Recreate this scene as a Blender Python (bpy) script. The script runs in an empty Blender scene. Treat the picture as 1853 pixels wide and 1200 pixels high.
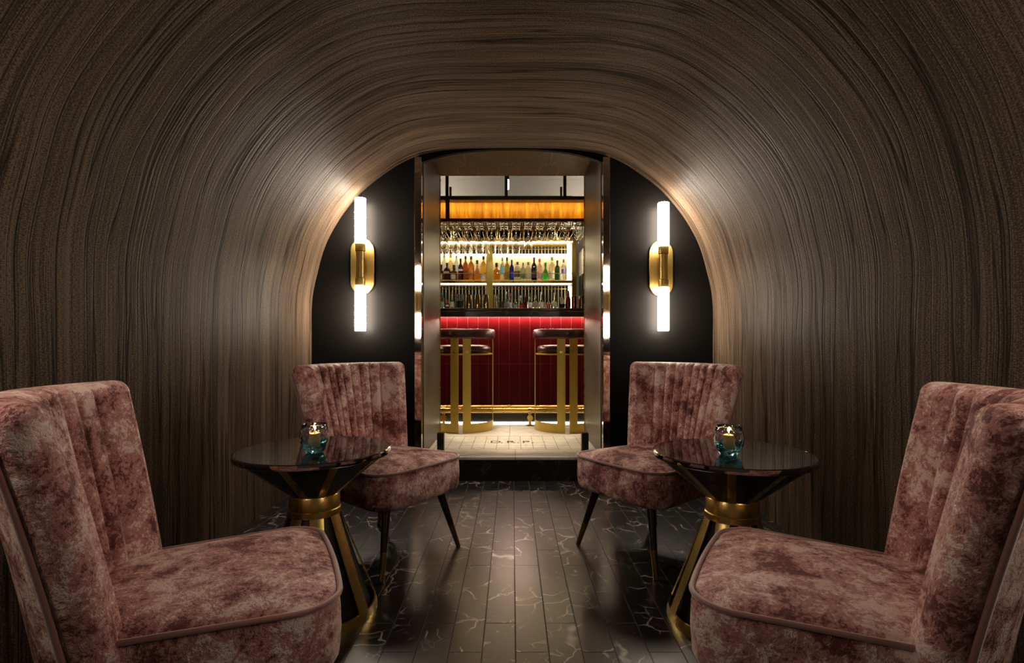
import bpy, bmesh, math, random
from mathutils import Vector, Matrix
random.seed(7)
PI = math.pi
sc = bpy.context.scene
COL = sc.collection
F = 950.0            # focal length in pixels of the 1853 px wide frame
HZ = 624.0           # horizon row
CX = 927.0
D0 = 3.86            # depth of the black end wall
ZB = 0.177           # bar floor height

def PX(x, d): return (x - CX) / F * d
def PZ(y, d): return 1.0 + (HZ - y) / F * d

# ------------------------------------------------------------------ objects
def link(name, data, parent=None):
    o = bpy.data.objects.new(name, data)
    COL.objects.link(o)
    if parent is not None:
        o.parent = parent
    return o

def thing(name, label, cat, loc=(0, 0, 0), rz=0.0, group=None):
    o = link(name, None)
    o.empty_display_size = 0.05
    o.location = loc
    o.rotation_euler = (0, 0, rz)
    o['label'] = label
    o['category'] = cat
    if group: o['group'] = group
    return o

def tag(o, label, cat, group=None):
    o['label'] = label
    o['category'] = cat
    if group: o['group'] = group
    return o

def dup(root, loc, rz, label, group=None):
    r = root.copy(); COL.objects.link(r)
    r.location = loc; r.rotation_euler = (0, 0, rz)
    r['label'] = label
    if group: r['group'] = group
    def rec(src, dst):
        for ch in [c for c in src.children]:
            c = ch.copy(); COL.objects.link(c); c.parent = dst
            rec(ch, c)
    rec(root, r)
    return r

# ------------------------------------------------------------------ mesh builder
class M:
    def __init__(s):
        s.v = []; s.f = []; s.uv = None
    def add(s, v, f):
        n = len(s.v)
        s.v += [tuple(p) for p in v]
        s.f += [tuple(i + n for i in q) for q in f]
        return s
    def bm(s, b):
        b.verts.index_update()
        s.add([v.co[:] for v in b.verts], [[v.index for v in q.verts] for q in b.faces])
        b.free()
        return s
    def box(s, x0, x1, y0, y1, z0, z1, bev=0.0, seg=2, rot=None, piv=None):
        b = bmesh.new()
        bmesh.ops.create_cube(b, size=1.0)
        for v in b.verts:
            v.co = Vector(((x0 + x1) / 2 + v.co.x * (x1 - x0), (y0 + y1) / 2 + v.co.y * (y1 - y0), (z0 + z1) / 2 + v.co.z * (z1 - z0)))
        if bev > 0:
            bmesh.ops.bevel(b, geom=list(b.edges), offset=bev, segments=seg, profile=0.5, affect='EDGES')
        if rot is not None:
            p = Vector(piv or (0, 0, 0))
            for v in b.verts: v.co = rot @ (v.co - p) + p
        return s.bm(b)
    def lathe(s, prof, c=(0, 0, 0), n=32, a0=0.0, a1=2 * PI, close=False):
        """profile of (r, z) turned about a vertical axis; a closed profile gives a solid ring"""
        full = abs(a1 - a0 - 2 * PI) < 1e-6
        m = n if full else n + 1
        vv = []; ff = []
        for i in range(m):
            a = a0 + (a1 - a0) * i / n
            for (r, z) in prof:
                vv.append((c[0] + r * math.cos(a), c[1] + r * math.sin(a), c[2] + z))
        k = len(prof)
        for i in range(n):
            j = (i + 1) % m
            for q in range(k if close else k - 1):
                q2 = (q + 1) % k
                ff.append((i * k + q, j * k + q, j * k + q2, i * k + q2))
        if not full and close:
            ff.append(tuple(range(k))[::-1])
            ff.append(tuple((m - 1) * k + q for q in range(k)))
        b = len(s.v)
        s.add(vv, ff)
        return s
    def tube(s, pts, r, n=10, closed=False, caps=True):
        P = [Vector(p) for p in pts]; L = len(P)
        rr = r if isinstance(r, (list, tuple)) else [r] * L
        vv = []; ff = []
        up = None
        for i in range(L):
            if closed: t = P[(i + 1) % L] - P[i - 1]
            else: t = P[min(i + 1, L - 1)] - P[max(i - 1, 0)]
            t.normalize()
            if up is None:
                up = Vector((0, 0, 1)) if abs(t.z) < 0.9 else Vector((1, 0, 0))
            a = (up - t * up.dot(t))
            if a.length < 1e-5: a = Vector((1, 0, 0)) - t * t.x
            a.normalize(); up = a
            b = t.cross(a)
            for k in range(n):
                w = 2 * PI * k / n
                vv.append(P[i] + (a * math.cos(w) + b * math.sin(w)) * rr[i])
        for i in range(L if closed else L - 1):
            j = (i + 1) % L
            for k in range(n):
                k2 = (k + 1) % n
                ff.append((i * n + k, i * n + k2, j * n + k2, j * n + k))
        if caps and not closed:
            ff.append(tuple(range(n))[::-1]); ff.append(tuple((L - 1) * n + k for k in range(n)))
        return s.add(vv, ff)
    def loft(s, rings, cap0=True, cap1=True):
        k = len(rings[0]); vv = []; ff = []
        for r in rings: vv += r
        for i in range(len(rings) - 1):
            for q in range(k):
                q2 = (q + 1) % k
                ff.append((i * k + q, i * k + q2, (i + 1) * k + q2, (i + 1) * k + q))
        if cap0: ff.append(tuple(range(k))[::-1])
        if cap1: ff.append(tuple((len(rings) - 1) * k + q for q in range(k)))
        return s.add(vv, ff)
    def prism(s, outline, axis, a, b):
        """flat outline (p,q) pushed along an axis: 'y' -> (x,z) outline, 'z' -> (x,y), 'x' -> (y,z)"""
        def P(p, q, t):
            return (p, t, q) if axis == 'y' else (p, q, t) if axis == 'z' else (t, p, q)
        k = len(outline)
        vv = [P(p, q, a) for p, q in outline] + [P(p, q, b) for p, q in outline]
        ff = [(i, (i + 1) % k, k + (i + 1) % k, k + i) for i in range(k)] + [tuple(range(k))[::-1], tuple(range(k, 2 * k))]
        return s.add(vv, ff)
    def build(s, name, mat, parent=None, smooth=35.0, label=None, uv=None):
        me = bpy.data.meshes.new(name)
        me.from_pydata(s.v, [], s.f)
        b = bmesh.new(); b.from_mesh(me)
        bmesh.ops.recalc_face_normals(b, faces=list(b.faces))
        b.to_mesh(me); b.free()
        me.update()
        if smooth:
            me.polygons.foreach_set('use_smooth', [True] * len(me.polygons))
            me.set_sharp_from_angle(angle=math.radians(smooth))
        me.materials.append(mat)
        if uv:
            lay = me.uv_layers.new(name='UVMap')
            for lp in me.loops:
                lay.data[lp.index].uv = uv[lp.vertex_index]
        o = link(name, me, parent)
        if label: o['label'] = label
        return o

def struct(o):
    o['kind'] = 'structure'
    return o

# ------------------------------------------------------------------ materials
def new_mat(name):
    m = bpy.data.materials.new(name); m.use_nodes = True
    nt = m.node_tree
    return m, nt, nt.nodes['Principled BSDF']

def setp(b, **kw):
    names = dict(base='Base Color', rough='Roughness', metal='Metallic', spec='Specular IOR Level', ior='IOR', trans='Transmission Weight',
                 sheen='Sheen Weight', sheen_r='Sheen Roughness', sheen_t='Sheen Tint', coat='Coat Weight', coat_r='Coat Roughness',
                 emit='Emission Color', es='Emission Strength', aniso='Anisotropic')
    for k, v in kw.items():
        if isinstance(v, tuple) and len(v) == 3: v = v + (1.0,)
        b.inputs[names[k]].default_value = v

def plain(name, base, rough=0.5, metal=0.0, **kw):
    m, nt, b = new_mat(name)
    setp(b, base=base, rough=rough, metal=metal, **kw)
    # a trace of surface unevenness so that no finish is perfectly uniform
    tc = nt.nodes.new('ShaderNodeTexCoord'); n = nt.nodes.new('ShaderNodeTexNoise'); n.inputs['Scale'].default_value = 14.0
    nt.links.new(tc.outputs['Object'], n.inputs['Vector'])
    mr = nt.nodes.new('ShaderNodeMapRange'); mr.inputs['To Min'].default_value = rough * 0.85; mr.inputs['To Max'].default_value = min(1, rough * 1.15)
    nt.links.new(n.outputs['Fac'], mr.inputs['Value']); nt.links.new(mr.outputs['Result'], b.inputs['Roughness'])
    return m

def emis(name, col, strength):
    m, nt, b = new_mat(name)
    setp(b, base=(0.9, 0.9, 0.9), rough=0.4, emit=col, es=strength)
    return m

def glass(name, col, rough=0.03, ior=1.45):
    m, nt, b = new_mat(name)
    setp(b, base=col, rough=rough, trans=1.0, ior=ior)
    return m

class N:
    """short node-graph helper"""
    def __init__(s, nt): s.nt = nt
    def n(s, t, **kw):
        x = s.nt.nodes.new(t)
        for k, v in kw.items(): setattr(x, k, v)
        return x
    def l(s, a, b): s.nt.links.new(a, b)
    def val(s, sock, v):
        if hasattr(v, 'is_output'): s.l(v, sock)
        else: sock.default_value = v
    def math(s, op, a, b=None, c=None, clamp=False):
        x = s.n('ShaderNodeMath', operation=op, use_clamp=clamp)
        s.val(x.inputs[0], a)
        if b is not None: s.val(x.inputs[1], b)
        if c is not None: s.val(x.inputs[2], c)
        return x.outputs[0]
    def mapping(s, vec, scale=(1, 1, 1), loc=(0, 0, 0)):
        x = s.n('ShaderNodeMapping'); s.l(vec, x.inputs[0])
        x.inputs['Scale'].default_value = scale; x.inputs['Location'].default_value = loc
        return x.outputs[0]
    def noise(s, vec, scale, detail=3.0, rough=0.55, dist=0.0):
        x = s.n('ShaderNodeTexNoise'); s.l(vec, x.inputs['Vector'])
        x.inputs['Scale'].default_value = scale; x.inputs['Detail'].default_value = detail
        x.inputs['Roughness'].default_value = rough; x.inputs['Distortion'].default_value = dist
        return x.outputs['Fac']
    def ramp(s, fac, stops, interp='LINEAR'):
        x = s.n('ShaderNodeValToRGB'); x.color_ramp.interpolation = interp
        e = x.color_ramp.elements
        while len(e) < len(stops): e.new(0.5)
        for i, (p, c) in enumerate(stops):
            e[i].position = p
            e[i].color = (c[0], c[1], c[2], 1) if isinstance(c, tuple) else (c, c, c, 1)
        s.l(fac, x.inputs[0])
        return x.outputs[0]
    def mix(s, fac, a, b, mode='MIX'):
        x = s.n('ShaderNodeMix', data_type='RGBA', blend_type=mode)
        s.val(x.inputs[0], fac)
        for sock, v in ((x.inputs[6], a), (x.inputs[7], b)):
            if isinstance(v, tuple): sock.default_value = (v[0], v[1], v[2], 1)
            else: s.l(v, sock)
        return x.outputs[2]
    def bump(s, h, strength, dist=0.01, nrm=None):
        x = s.n('ShaderNodeBump'); x.inputs['Strength'].default_value = strength; x.inputs['Distance'].default_value = dist
        s.l(h, x.inputs['Height'])
        if nrm is not None: s.l(nrm, x.inputs['Normal'])
        return x.outputs[0]

def velvet_mat(name, dark, mid, light):
    m, nt, b = new_mat(name); g = N(nt)
    tc = g.n('ShaderNodeTexCoord'); oi = g.n('ShaderNodeObjectInfo')
    add = g.n('ShaderNodeVectorMath', operation='MULTIPLY_ADD')
    g.l(oi.outputs['Location'], add.inputs[0]); add.inputs[1].default_value = (3.1, 2.3, 1.7); g.l(tc.outputs['Object'], add.inputs[2])
    v = add.outputs[0]
    big = g.noise(v, 6.0, 2.0, 0.5, 0.5)
    med = g.noise(v, 22.0, 6.0, 0.74, 0.4)
    fine = g.noise(v, 120.0, 3.0, 0.75, 0.3)
    s = g.math('MULTIPLY_ADD', big, 0.50, g.math('MULTIPLY_ADD', med, 0.70, g.math('MULTIPLY', fine, 0.36)))
    c = g.ramp(s, [(0.695, dark), (0.76, mid), (0.81, mid), (0.865, light)])
    g.l(c, b.inputs['Base Color'])
    setp(b, rough=0.62, spec=0.4, sheen=0.5, sheen_r=0.3, sheen_t=(1.0, 0.70, 0.62))
    g.l(g.ramp(s, [(0.73, 0.1), (0.87, 1.0)]), b.inputs['Sheen Weight'])
    rr = g.ramp(s, [(0.68, 0.75), (0.88, 0.40)]); g.l(rr, b.inputs['Roughness'])
    h = g.math('ADD', g.math('MULTIPLY', med, 1.0), g.math('MULTIPLY', fine, 0.35))
    g.l(g.bump(h, 0.7, 0.02), b.inputs['Normal'])
    return m

def textile_mat():
    m, nt, b = new_mat('ribbed_wallcovering'); g = N(nt)
    uv = g.n('ShaderNodeUVMap').outputs[0]
    warp = g.n('ShaderNodeMapping'); g.l(uv, warp.inputs[0]); warp.inputs['Scale'].default_value = (0.9, 0.9, 1)
    wob = g.noise(g.mapping(uv, (1.1, 2.2, 1)), 1.0, 2.0, 0.5)
    sx = g.n('ShaderNodeSeparateXYZ'); g.l(uv, sx.inputs[0])
    vy = g.math('MULTIPLY_ADD', g.math('SUBTRACT', wob, 0.5), 0.07, sx.outputs[1])
    cb = g.n('ShaderNodeCombineXYZ'); g.l(sx.outputs[0], cb.inputs[0]); g.l(vy, cb.inputs[1])
    w = cb.outputs[0]
    band = g.noise(g.mapping(w, (0.35, 9.0, 1)), 1.0, 3.0, 0.6)
    stre = g.noise(g.mapping(w, (0.55, 75.0, 1)), 1.0, 3.0, 0.6)
    fine = g.noise(g.mapping(w, (2.2, 330.0, 1)), 1.0, 2.0, 0.6)
    weave = g.noise(g.mapping(uv, (300.0, 110.0, 1)), 1.0, 2.0, 0.6)
    cr = g.noise(g.mapping(w, (0.30, 11.0, 1), (3.3, 1.7, 0)), 1.0, 2.0, 0.55)
    crease = g.ramp(g.math('ABSOLUTE', g.math('SUBTRACT', cr, 0.5)), [(0.0, 1.0), (0.011, 0.55), (0.024, 0.0)])
    cr2 = g.noise(g.mapping(w, (0.5, 26.0, 1), (9.3, 4.1, 0)), 1.0, 2.0, 0.5)
    crease2 = g.ramp(g.math('ABSOLUTE', g.math('SUBTRACT', cr2, 0.46)), [(0.0, 0.75), (0.02, 0.3), (0.04, 0.0)])
    gate = g.ramp(g.noise(g.mapping(uv, (1.3, 5.0, 1), (5, 2, 0)), 1.0, 1.0), [(0.42, 0.0), (0.58, 1.0)])
    cre = g.math('MAXIMUM', g.math('MULTIPLY', crease, 0.95), g.math('MULTIPLY', crease2, gate))
    val = g.math('MULTIPLY_ADD', band, 0.30, g.math('MULTIPLY_ADD', stre, 0.36, g.math('MULTIPLY_ADD', fine, 0.45, g.math('MULTIPLY_ADD', weave, 0.75, 0.02))))
    col = g.ramp(val, [(0.70, (0.016, 0.0104, 0.0068)), (0.97, (0.048, 0.0330, 0.0222)), (1.22, (0.110, 0.0765, 0.052))])
    col = g.mix(g.math('MULTIPLY', cre, 0.88), col, (0.004, 0.0025, 0.0016))
    g.l(col, b.inputs['Base Color'])
    setp(b, rough=0.5, spec=0.025)
    h = g.math('SUBTRACT', g.math('MULTIPLY_ADD', stre, 0.5, g.math('MULTIPLY_ADD', band, 1.2, g.math('MULTIPLY', weave, 0.35))), g.math('MULTIPLY', cre, 0.9))
    g.l(g.bump(h, 0.24, 0.008), b.inputs['Normal'])
    return m

def floor_mat():
    m, nt, b = new_mat('black_marble_planks'); g = N(nt)
    tc = g.n('ShaderNodeTexCoord'); ob = tc.outputs['Object']
    sp = g.n('ShaderNodeSeparateXYZ'); g.l(ob, sp.inputs[0])
    cb = g.n('ShaderNodeCombineXYZ')
    g.l(g.math('ADD', sp.outputs[1], 20 * 0.672 - 1.707 + 0.672 * 0.735 + 0.0), cb.inputs[0])
    g.l(g.math('ADD', sp.outputs[0], 20 * 0.1085 - 0.0107), cb.inputs[1])
    br = g.n('ShaderNodeTexBrick', offset=0.265, offset_frequency=2, squash=1.0)
    g.l(cb.outputs[0], br.inputs['Vector'])
    br.inputs['Scale'].default_value = 1.0; br.inputs['Mortar Size'].default_value = 0.0020
    br.inputs['Mortar Smooth'].default_value = 0.1; br.inputs['Brick Width'].default_value = 0.672; br.inputs['Row Height'].default_value = 0.1085
    br.inputs['Color1'].default_value = (0.0, 0.0, 0.0, 1); br.inputs['Color2'].default_value = (1, 1, 1, 1); br.inputs['Mortar'].default_value = (0.5, 0.5, 0.5, 1)
    tone = br.outputs['Color']
    # every plank takes its veins from another patch of stone
    off = g.n('ShaderNodeVectorMath', operation='MULTIPLY_ADD'); g.l(tone, off.inputs[0]); off.inputs[1].default_value = (7.0, 11.0, 3.0); g.l(ob, off.inputs[2])
    v = off.outputs[0]
    wd = g.n('ShaderNodeTexNoise'); g.l(v, wd.inputs['Vector']); wd.inputs['Scale'].default_value = 7.0; wd.inputs['Detail'].default_value = 3.0
    dv = g.n('ShaderNodeVectorMath', operation='MULTIPLY_ADD'); g.l(wd.outputs['Color'], dv.inputs[0]); dv.inputs[1].default_value = (0.16, 0.16, 0.0); g.l(v, dv.inputs[2])
    vo = g.n('ShaderNodeTexVoronoi', feature='DISTANCE_TO_EDGE'); g.l(dv.outputs[0], vo.inputs['Vector']); vo.inputs['Scale'].default_value = 6.5
    vein = g.ramp(vo.outputs['Distance'], [(0.0, 1.0), (0.012, 0.7), (0.03, 0.0)])
    gate = g.ramp(g.noise(v, 5.0, 3.0, 0.6, 0.4), [(0.50, 0.0), (0.62, 1.0)])
    vo2 = g.n('ShaderNodeTexVoronoi', feature='DISTANCE_TO_EDGE'); g.l(dv.outputs[0], vo2.inputs['Vector']); vo2.inputs['Scale'].default_value = 15.0
    vein2 = g.ramp(vo2.outputs['Distance'], [(0.0, 0.6), (0.035, 0.0)])
    gate2 = g.ramp(g.noise(v, 9.0, 3.0, 0.6, 0.8), [(0.54, 0.0), (0.66, 1.0)])
    vn = g.math('MAXIMUM', g.math('MULTIPLY', vein, gate), g.math('MULTIPLY', vein2, gate2))
    cloud = g.ramp(g.noise(v, 10.0, 4.0, 0.65), [(0.35, (0.007, 0.0068, 0.0068)), (0.7, (0.018, 0.017, 0.0165))])
    col = g.mix(g.math('MULTIPLY', vn, 0.9), cloud, (0.50, 0.46, 0.42))
    col = g.mix(br.outputs['Fac'], col, (0.006, 0.005, 0.004))
    g.l(col, b.inputs['Base Color'])
    setp(b, rough=0.3, spec=0.5, ior=1.75)
    g.l(g.math('MULTIPLY_ADD', br.outputs['Fac'], 0.6, 0.28), b.inputs['Roughness'])
    g.l(g.bump(g.math('SUBTRACT', 1.0, br.outputs['Fac']), 0.35, 0.002), b.inputs['Normal'])
    return m

def marble_mat(name, base, veincol, scale=2.2, amt=0.7, rough=0.3, width=0.03):
    m, nt, b = new_mat(name); g = N(nt)
    v = g.n('ShaderNodeTexCoord').outputs['Object']
    n1 = g.noise(v, scale, 5.0, 0.6, 1.2)
    vein = g.ramp(g.math('ABSOLUTE', g.math('SUBTRACT', n1, 0.5)), [(0.0, 1.0), (width, 0.0)])
    gate = g.ramp(g.noise(v, scale * 1.7, 2.0), [(0.45, 0.0), (0.62, 1.0)])
    cl = g.noise(v, scale * 3, 4.0)
    col = g.mix(g.math('MULTIPLY', cl, 0.25), base, tuple(x * 0.8 for x in base))
    col = g.mix(g.math('MULTIPLY', g.math('MULTIPLY', vein, gate), amt), col, veincol)
    g.l(col, b.inputs['Base Color']); setp(b, rough=rough)
    return m

def bar_floor_mat():
    m, nt, b = new_mat('white_marble_tiles'); g = N(nt)
    v = g.n('ShaderNodeTexCoord').outputs['Object']
    sp = g.n('ShaderNodeSeparateXYZ'); g.l(v, sp.inputs[0])
    X, Y = sp.outputs[0], sp.outputs[1]
    def line(c, pos, w):      # 1 on a thin joint at coordinate pos
        return g.math('LESS_THAN', g.math('ABSOLUTE', g.math('SUBTRACT', c, pos)), w)
    def grid(c, step, o, w):
        a = g.math('ABSOLUTE', g.math('SUBTRACT', g.math('FRACT', g.math('DIVIDE', g.math('SUBTRACT', c, o), step)), 0.5))
        return g.math('GREATER_THAN', a, 0.5 - w / step)
    inside = g.math('MULTIPLY', g.math('GREATER_THAN', Y, 4.137), g.math('LESS_THAN', Y, 4.725))
    gx = grid(X, 0.0985, -0.029, 0.0019)
    gy = g.math('MULTIPLY', grid(Y, 0.147, 4.137, 0.0035), 0.6)
    j = g.math('MULTIPLY', inside, g.math('MAXIMUM', gx, gy))
    j = g.math('MAXIMUM', j, g.math('MAXIMUM', line(Y, 4.137, 0.005), line(Y, 4.725, 0.005)))
    j = g.math('MAXIMUM', j, g.math('MULTIPLY', line(Y, 4.19, 0.004), 0.7))
    front = g.math('LESS_THAN', Y, 4.137)
    j = g.math('MAXIMUM', j, g.math('MULTIPLY', front, line(X, 0.022, 0.0018)))
    back = g.math('GREATER_THAN', Y, 4.725)
    j = g.math('MAXIMUM', j, g.math('MULTIPLY', back, g.math('MAXIMUM', line(X, -0.022, 0.002), line(Y, 5.2, 0.006))))
    n1 = g.noise(v, 2.6, 5.0, 0.6, 1.5)
    vein = g.ramp(g.math('ABSOLUTE', g.math('SUBTRACT', n1, 0.5)), [(0.0, 1.0), (0.03, 0.0)])
    col = g.mix(g.math('MULTIPLY', vein, 0.45), (0.72, 0.69, 0.62), (0.42, 0.38, 0.32))
    col = g.mix(j, col, (0.10, 0.085, 0.06))
    g.l(col, b.inputs['Base Color']); setp(b, rough=0.35)
    return m

def tile_red_mat():
    m, nt, b = new_mat('red_glazed_tile'); g = N(nt)
    v = g.n('ShaderNodeTexCoord').outputs['Object']
    sp = g.n('ShaderNodeSeparateXYZ'); g.l(v, sp.inputs[0])
    st = 0.108
    fr = g.math('FRACT', g.math('DIVIDE', g.math('ADD', sp.outputs[0], 5.0), st))
    j = g.math('GREATER_THAN', g.math('ABSOLUTE', g.math('SUBTRACT', fr, 0.5)), 0.482)
    jz = g.math('LESS_THAN', g.math('ABSOLUTE', g.math('SUBTRACT', sp.outputs[2], 0.80)), 0.002)
    j = g.math('MAXIMUM', j, jz)
    n1 = g.noise(v, 9.0, 3.0)
    col = g.ramp(n1, [(0.3, (0.056, 0.0024, 0.0034)), (0.7, (0.074, 0.0034, 0.0046))])
    col = g.mix(j, col, (0.13, 0.03, 0.028))
    g.l(col, b.inputs['Base Color']); setp(b, rough=0.25, spec=0.15)
    g.l(g.bump(g.math('SUBTRACT', 1.0, j), 0.3, 0.003), b.inputs['Normal'])
    return m

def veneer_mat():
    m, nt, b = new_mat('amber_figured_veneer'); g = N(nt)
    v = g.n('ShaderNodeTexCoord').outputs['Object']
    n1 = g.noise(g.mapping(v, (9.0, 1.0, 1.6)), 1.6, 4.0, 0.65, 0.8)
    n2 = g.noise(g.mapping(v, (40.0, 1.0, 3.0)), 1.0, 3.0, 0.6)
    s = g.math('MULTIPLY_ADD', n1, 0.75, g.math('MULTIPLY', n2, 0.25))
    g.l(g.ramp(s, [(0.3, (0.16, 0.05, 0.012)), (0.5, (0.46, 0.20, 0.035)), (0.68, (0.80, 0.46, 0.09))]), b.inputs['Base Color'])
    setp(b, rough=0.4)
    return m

def brushed(name, base, rough, aniso_axis='z'):
    m, nt, b = new_mat(name); g = N(nt)
    v = g.n('ShaderNodeTexCoord').outputs['Object']
    s = (90.0, 90.0, 1.5) if aniso_axis == 'h' else (4.0, 4.0, 260.0)
    n1 = g.noise(g.mapping(v, s), 1.0, 2.0)
    g.l(g.ramp(n1, [(0.3, tuple(x * 0.96 for x in base)), (0.7, base)]), b.inputs['Base Color'])
    setp(b, metal=1.0, rough=rough)
    g.l(g.ramp(n1, [(0.3, rough * 0.95), (0.7, rough * 1.08)]), b.inputs['Roughness'])
    return m

MAT = {}
MAT['velvet'] = velvet_mat('crushed_velvet_rose', (0.19, 0.058, 0.052), (0.58, 0.260, 0.228), (0.94, 0.70, 0.62))
MAT['piping'] = plain('velvet_piping', (0.34, 0.15, 0.125), 0.7, sheen=0.8)
MAT['textile'] = textile_mat()
MAT['floor'] = floor_mat()
MAT['black_wall'] = plain('black_satin_wall', (0.0048, 0.0044, 0.0041), 0.42, spec=0.05)
MAT['riser'] = marble_mat('black_marble_riser', (0.010, 0.009, 0.009), (0.2, 0.18, 0.16), 5.0, 0.6, 0.3, 0.02)
MAT['barfloor'] = bar_floor_mat()
MAT['panel'] = marble_mat('taupe_stone_panel', (0.135, 0.112, 0.085), (0.34, 0.29, 0.22), 3.0, 0.35, 0.4, 0.012)
MAT['soffit'] = plain('taupe_lacquer', (0.15, 0.135, 0.105), 0.5)
MAT['bronze'] = plain('polished_dark_bronze', (0.50, 0.43, 0.38), 0.04, 1.0)
MAT['brass'] = plain('brushed_brass', (0.70, 0.49, 0.15), 0.28, 1.0)
MAT['brass_sconce'] = plain('antique_brass', (0.42, 0.29, 0.09), 0.42, 1.0)
MAT['brass_s'] = plain('satin_brass', (0.66, 0.45, 0.13), 0.28, 1.0)
MAT['brass_stool'] = plain('satin_gold_paint', (0.56, 0.40, 0.07), 0.45, 0.45)
MAT['brass_dk'] = plain('aged_brass', (0.20, 0.13, 0.04), 0.35, 1.0)
MAT['inlay'] = plain('brass_inlay_line', (0.42, 0.34, 0.20), 0.4, 0.6)
MAT['ink'] = plain('dark_inlay', (0.07, 0.055, 0.03), 0.5)
MAT['glass_black'] = plain('black_mirror_glass', (0.012, 0.009, 0.008), 0.03, 0.0, ior=2.1)
MAT['rim'] = plain('smoked_chrome', (0.34, 0.30, 0.28), 0.08, 1.0)
MAT['core'] = plain('black_lacquer', (0.006, 0.006, 0.006), 0.4)
MAT['leg'] = plain('dark_stained_wood', (0.012, 0.008, 0.006), 0.25)
MAT['tube'] = emis('lit_opal_tube', (1.0, 0.85, 0.68), 85.0)
MAT['tube_near'] = emis('lit_opal_tube_warm', (1.0, 0.85, 0.68), 26.0)
MAT['led'] = emis('white_led_strip', (1.0, 0.84, 0.56), 10.0)
MAT['led_amber'] = emis('amber_led_strip', (1.0, 0.60, 0.08), 32.0)
MAT['led_soft'] = emis('counter_led_strip', (1.0, 0.72, 0.55), 90.0)
MAT['led_floor'] = emis('floor_led_strip', (1.0, 0.85, 0.55), 5.0)
MAT['pend'] = emis('pale_lamp', (0.80, 0.78, 1.0), 6.0)
MAT['redtile'] = tile_red_mat()
MAT['counter'] = marble_mat('dark_brown_marble', (0.035, 0.022, 0.014), (0.16, 0.10, 0.05), 4.0, 0.5, 0.2, 0.04)
MAT['kick'] = plain('black_kick_panel', (0.012, 0.013, 0.012), 0.35)
MAT['leather'] = plain('oxblood_leather', (0.060, 0.018, 0.017), 0.38)
MAT['veneer'] = veneer_mat()
MAT['dkmetal'] = plain('dark_bronze_metal', (0.055, 0.040, 0.022), 0.4, 0.7)
MAT['bar_ceiling'] = plain('grey_plaster', (0.42, 0.39, 0.34), 0.8)
MAT['bar_wall'] = plain('dark_bar_wall', (0.05, 0.045, 0.04), 0.7)
MAT['creamwood'] = plain('pale_backlit_wood', (0.80, 0.60, 0.34), 0.5)
MAT['smoke'] = plain('smoked_mirror', (0.010, 0.010, 0.009), 0.5, spec=0.15)
MAT['rod'] = plain('white_gold_rod', (0.80, 0.74, 0.58), 0.3, 0.4)
MAT['steel'] = plain('brushed_steel', (0.55, 0.54, 0.50), 0.4, 0.6)
MAT['wineglass'] = glass('clear_stemware', (1, 1, 1), 0.0, 1.45)
MAT['wax'] = plain('candle_wax', (0.85, 0.72, 0.45), 0.5, 0.0, emit=(1.0, 0.6, 0.2), es=0.04)
MAT['flame'] = emis('candle_flame', (1.0, 0.66, 0.26), 140.0)
MAT['wick'] = plain('burnt_wick', (0.02, 0.015, 0.01), 0.9)
MAT['copper'] = plain('hammered_copper', (0.45, 0.16, 0.09), 0.2, 1.0)
MAT['shaker'] = plain('polished_brass_shaker', (0.55, 0.43, 0.20), 0.14, 1.0)

# blue-footed glass: clear rim shading to turquoise at the base, colour of the glass itself
def ombre_glass():
    m, nt, b = new_mat('turquoise_ombre_glass'); g = N(nt)
    v = g.n('ShaderNodeTexCoord').outputs['Object']
    sp = g.n('ShaderNodeSeparateXYZ'); g.l(v, sp.inputs[0])
    g.l(g.ramp(g.math('MULTIPLY', sp.outputs[2], 10.0), [(0.05, (0.10, 0.52, 0.68)), (0.40, (0.45, 0.82, 0.90)), (0.62, (0.97, 0.98, 0.98))]), b.inputs['Base Color'])
    setp(b, rough=0.02, trans=1.0, ior=1.45)
    vo = g.n('ShaderNodeTexVoronoi', feature='SMOOTH_F1'); vo.inputs['Scale'].default_value = 70.0; g.l(v, vo.inputs['Vector'])
    g.l(g.bump(vo.outputs['Distance'], 0.55, 0.006), b.inputs['Normal'])
    return m
MAT['ombre'] = ombre_glass()

# ------------------------------------------------------------------ setting: vault
px_prof = [(363, -624 / 1.0), (363, -300), (363, 0), (363, 60), (360.5, 92), (354, 123), (340, 174), (321, 213), (297, 248), (268, 280), (238, 304), (200, 329), (160, 345), (106, 353.5), (50, 355.5), (0, 356)]
S = D0 / F
half = [(p * S, 1.0 + q * S) for p, q in px_prof]
half[0] = (half[0][0], 0.0)
half[1] = (half[1][0], 0.5)

def catmull(pts, sub):
    out = []
    n = len(pts)
    for i in range(n - 1):
        p0 = pts[max(i - 1, 0)]; p1 = pts[i]; p2 = pts[i + 1]
        p3 = pts[i + 2] if i + 2 < n else (-pts[n - 2][0], pts[n - 2][1])
        for k in range(sub):
            t = k / sub
            out.append(tuple(0.5 * (2 * p1[a] + (p2[a] - p0[a]) * t + (2 * p0[a] - 5 * p1[a] + 4 * p2[a] - p3[a]) * t * t + (3 * p1[a] - p0[a] - 3 * p2[a] + p3[a]) * t ** 3) for a in (0, 1)))
    out.append(pts[-1])
    return out
arc = catmull(half, 6)
def vault_z(x):
    x = abs(x)
    for a, b in zip(arc[::-1], arc[::-1][1:]):
        if a[0] <= x <= b[0]:
            return a[1] + (b[1] - a[1]) * (x - a[0]) / max(1e-6, b[0] - a[0])
    return 1.0
YF = 0.55            # near mouth of the vault
profile = [(-x, z) for x, z in arc] + [(x, z) for x, z in arc[::-1][1:]]
cum = [0.0]
for a, b in zip(profile, profile[1:]): cum.append(cum[-1] + math.hypot(b[0] - a[0], b[1] - a[1]))
i_l = max(i for i, (x, z) in enumerate(profile) if x < 0 and z <= 1.246)
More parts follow.
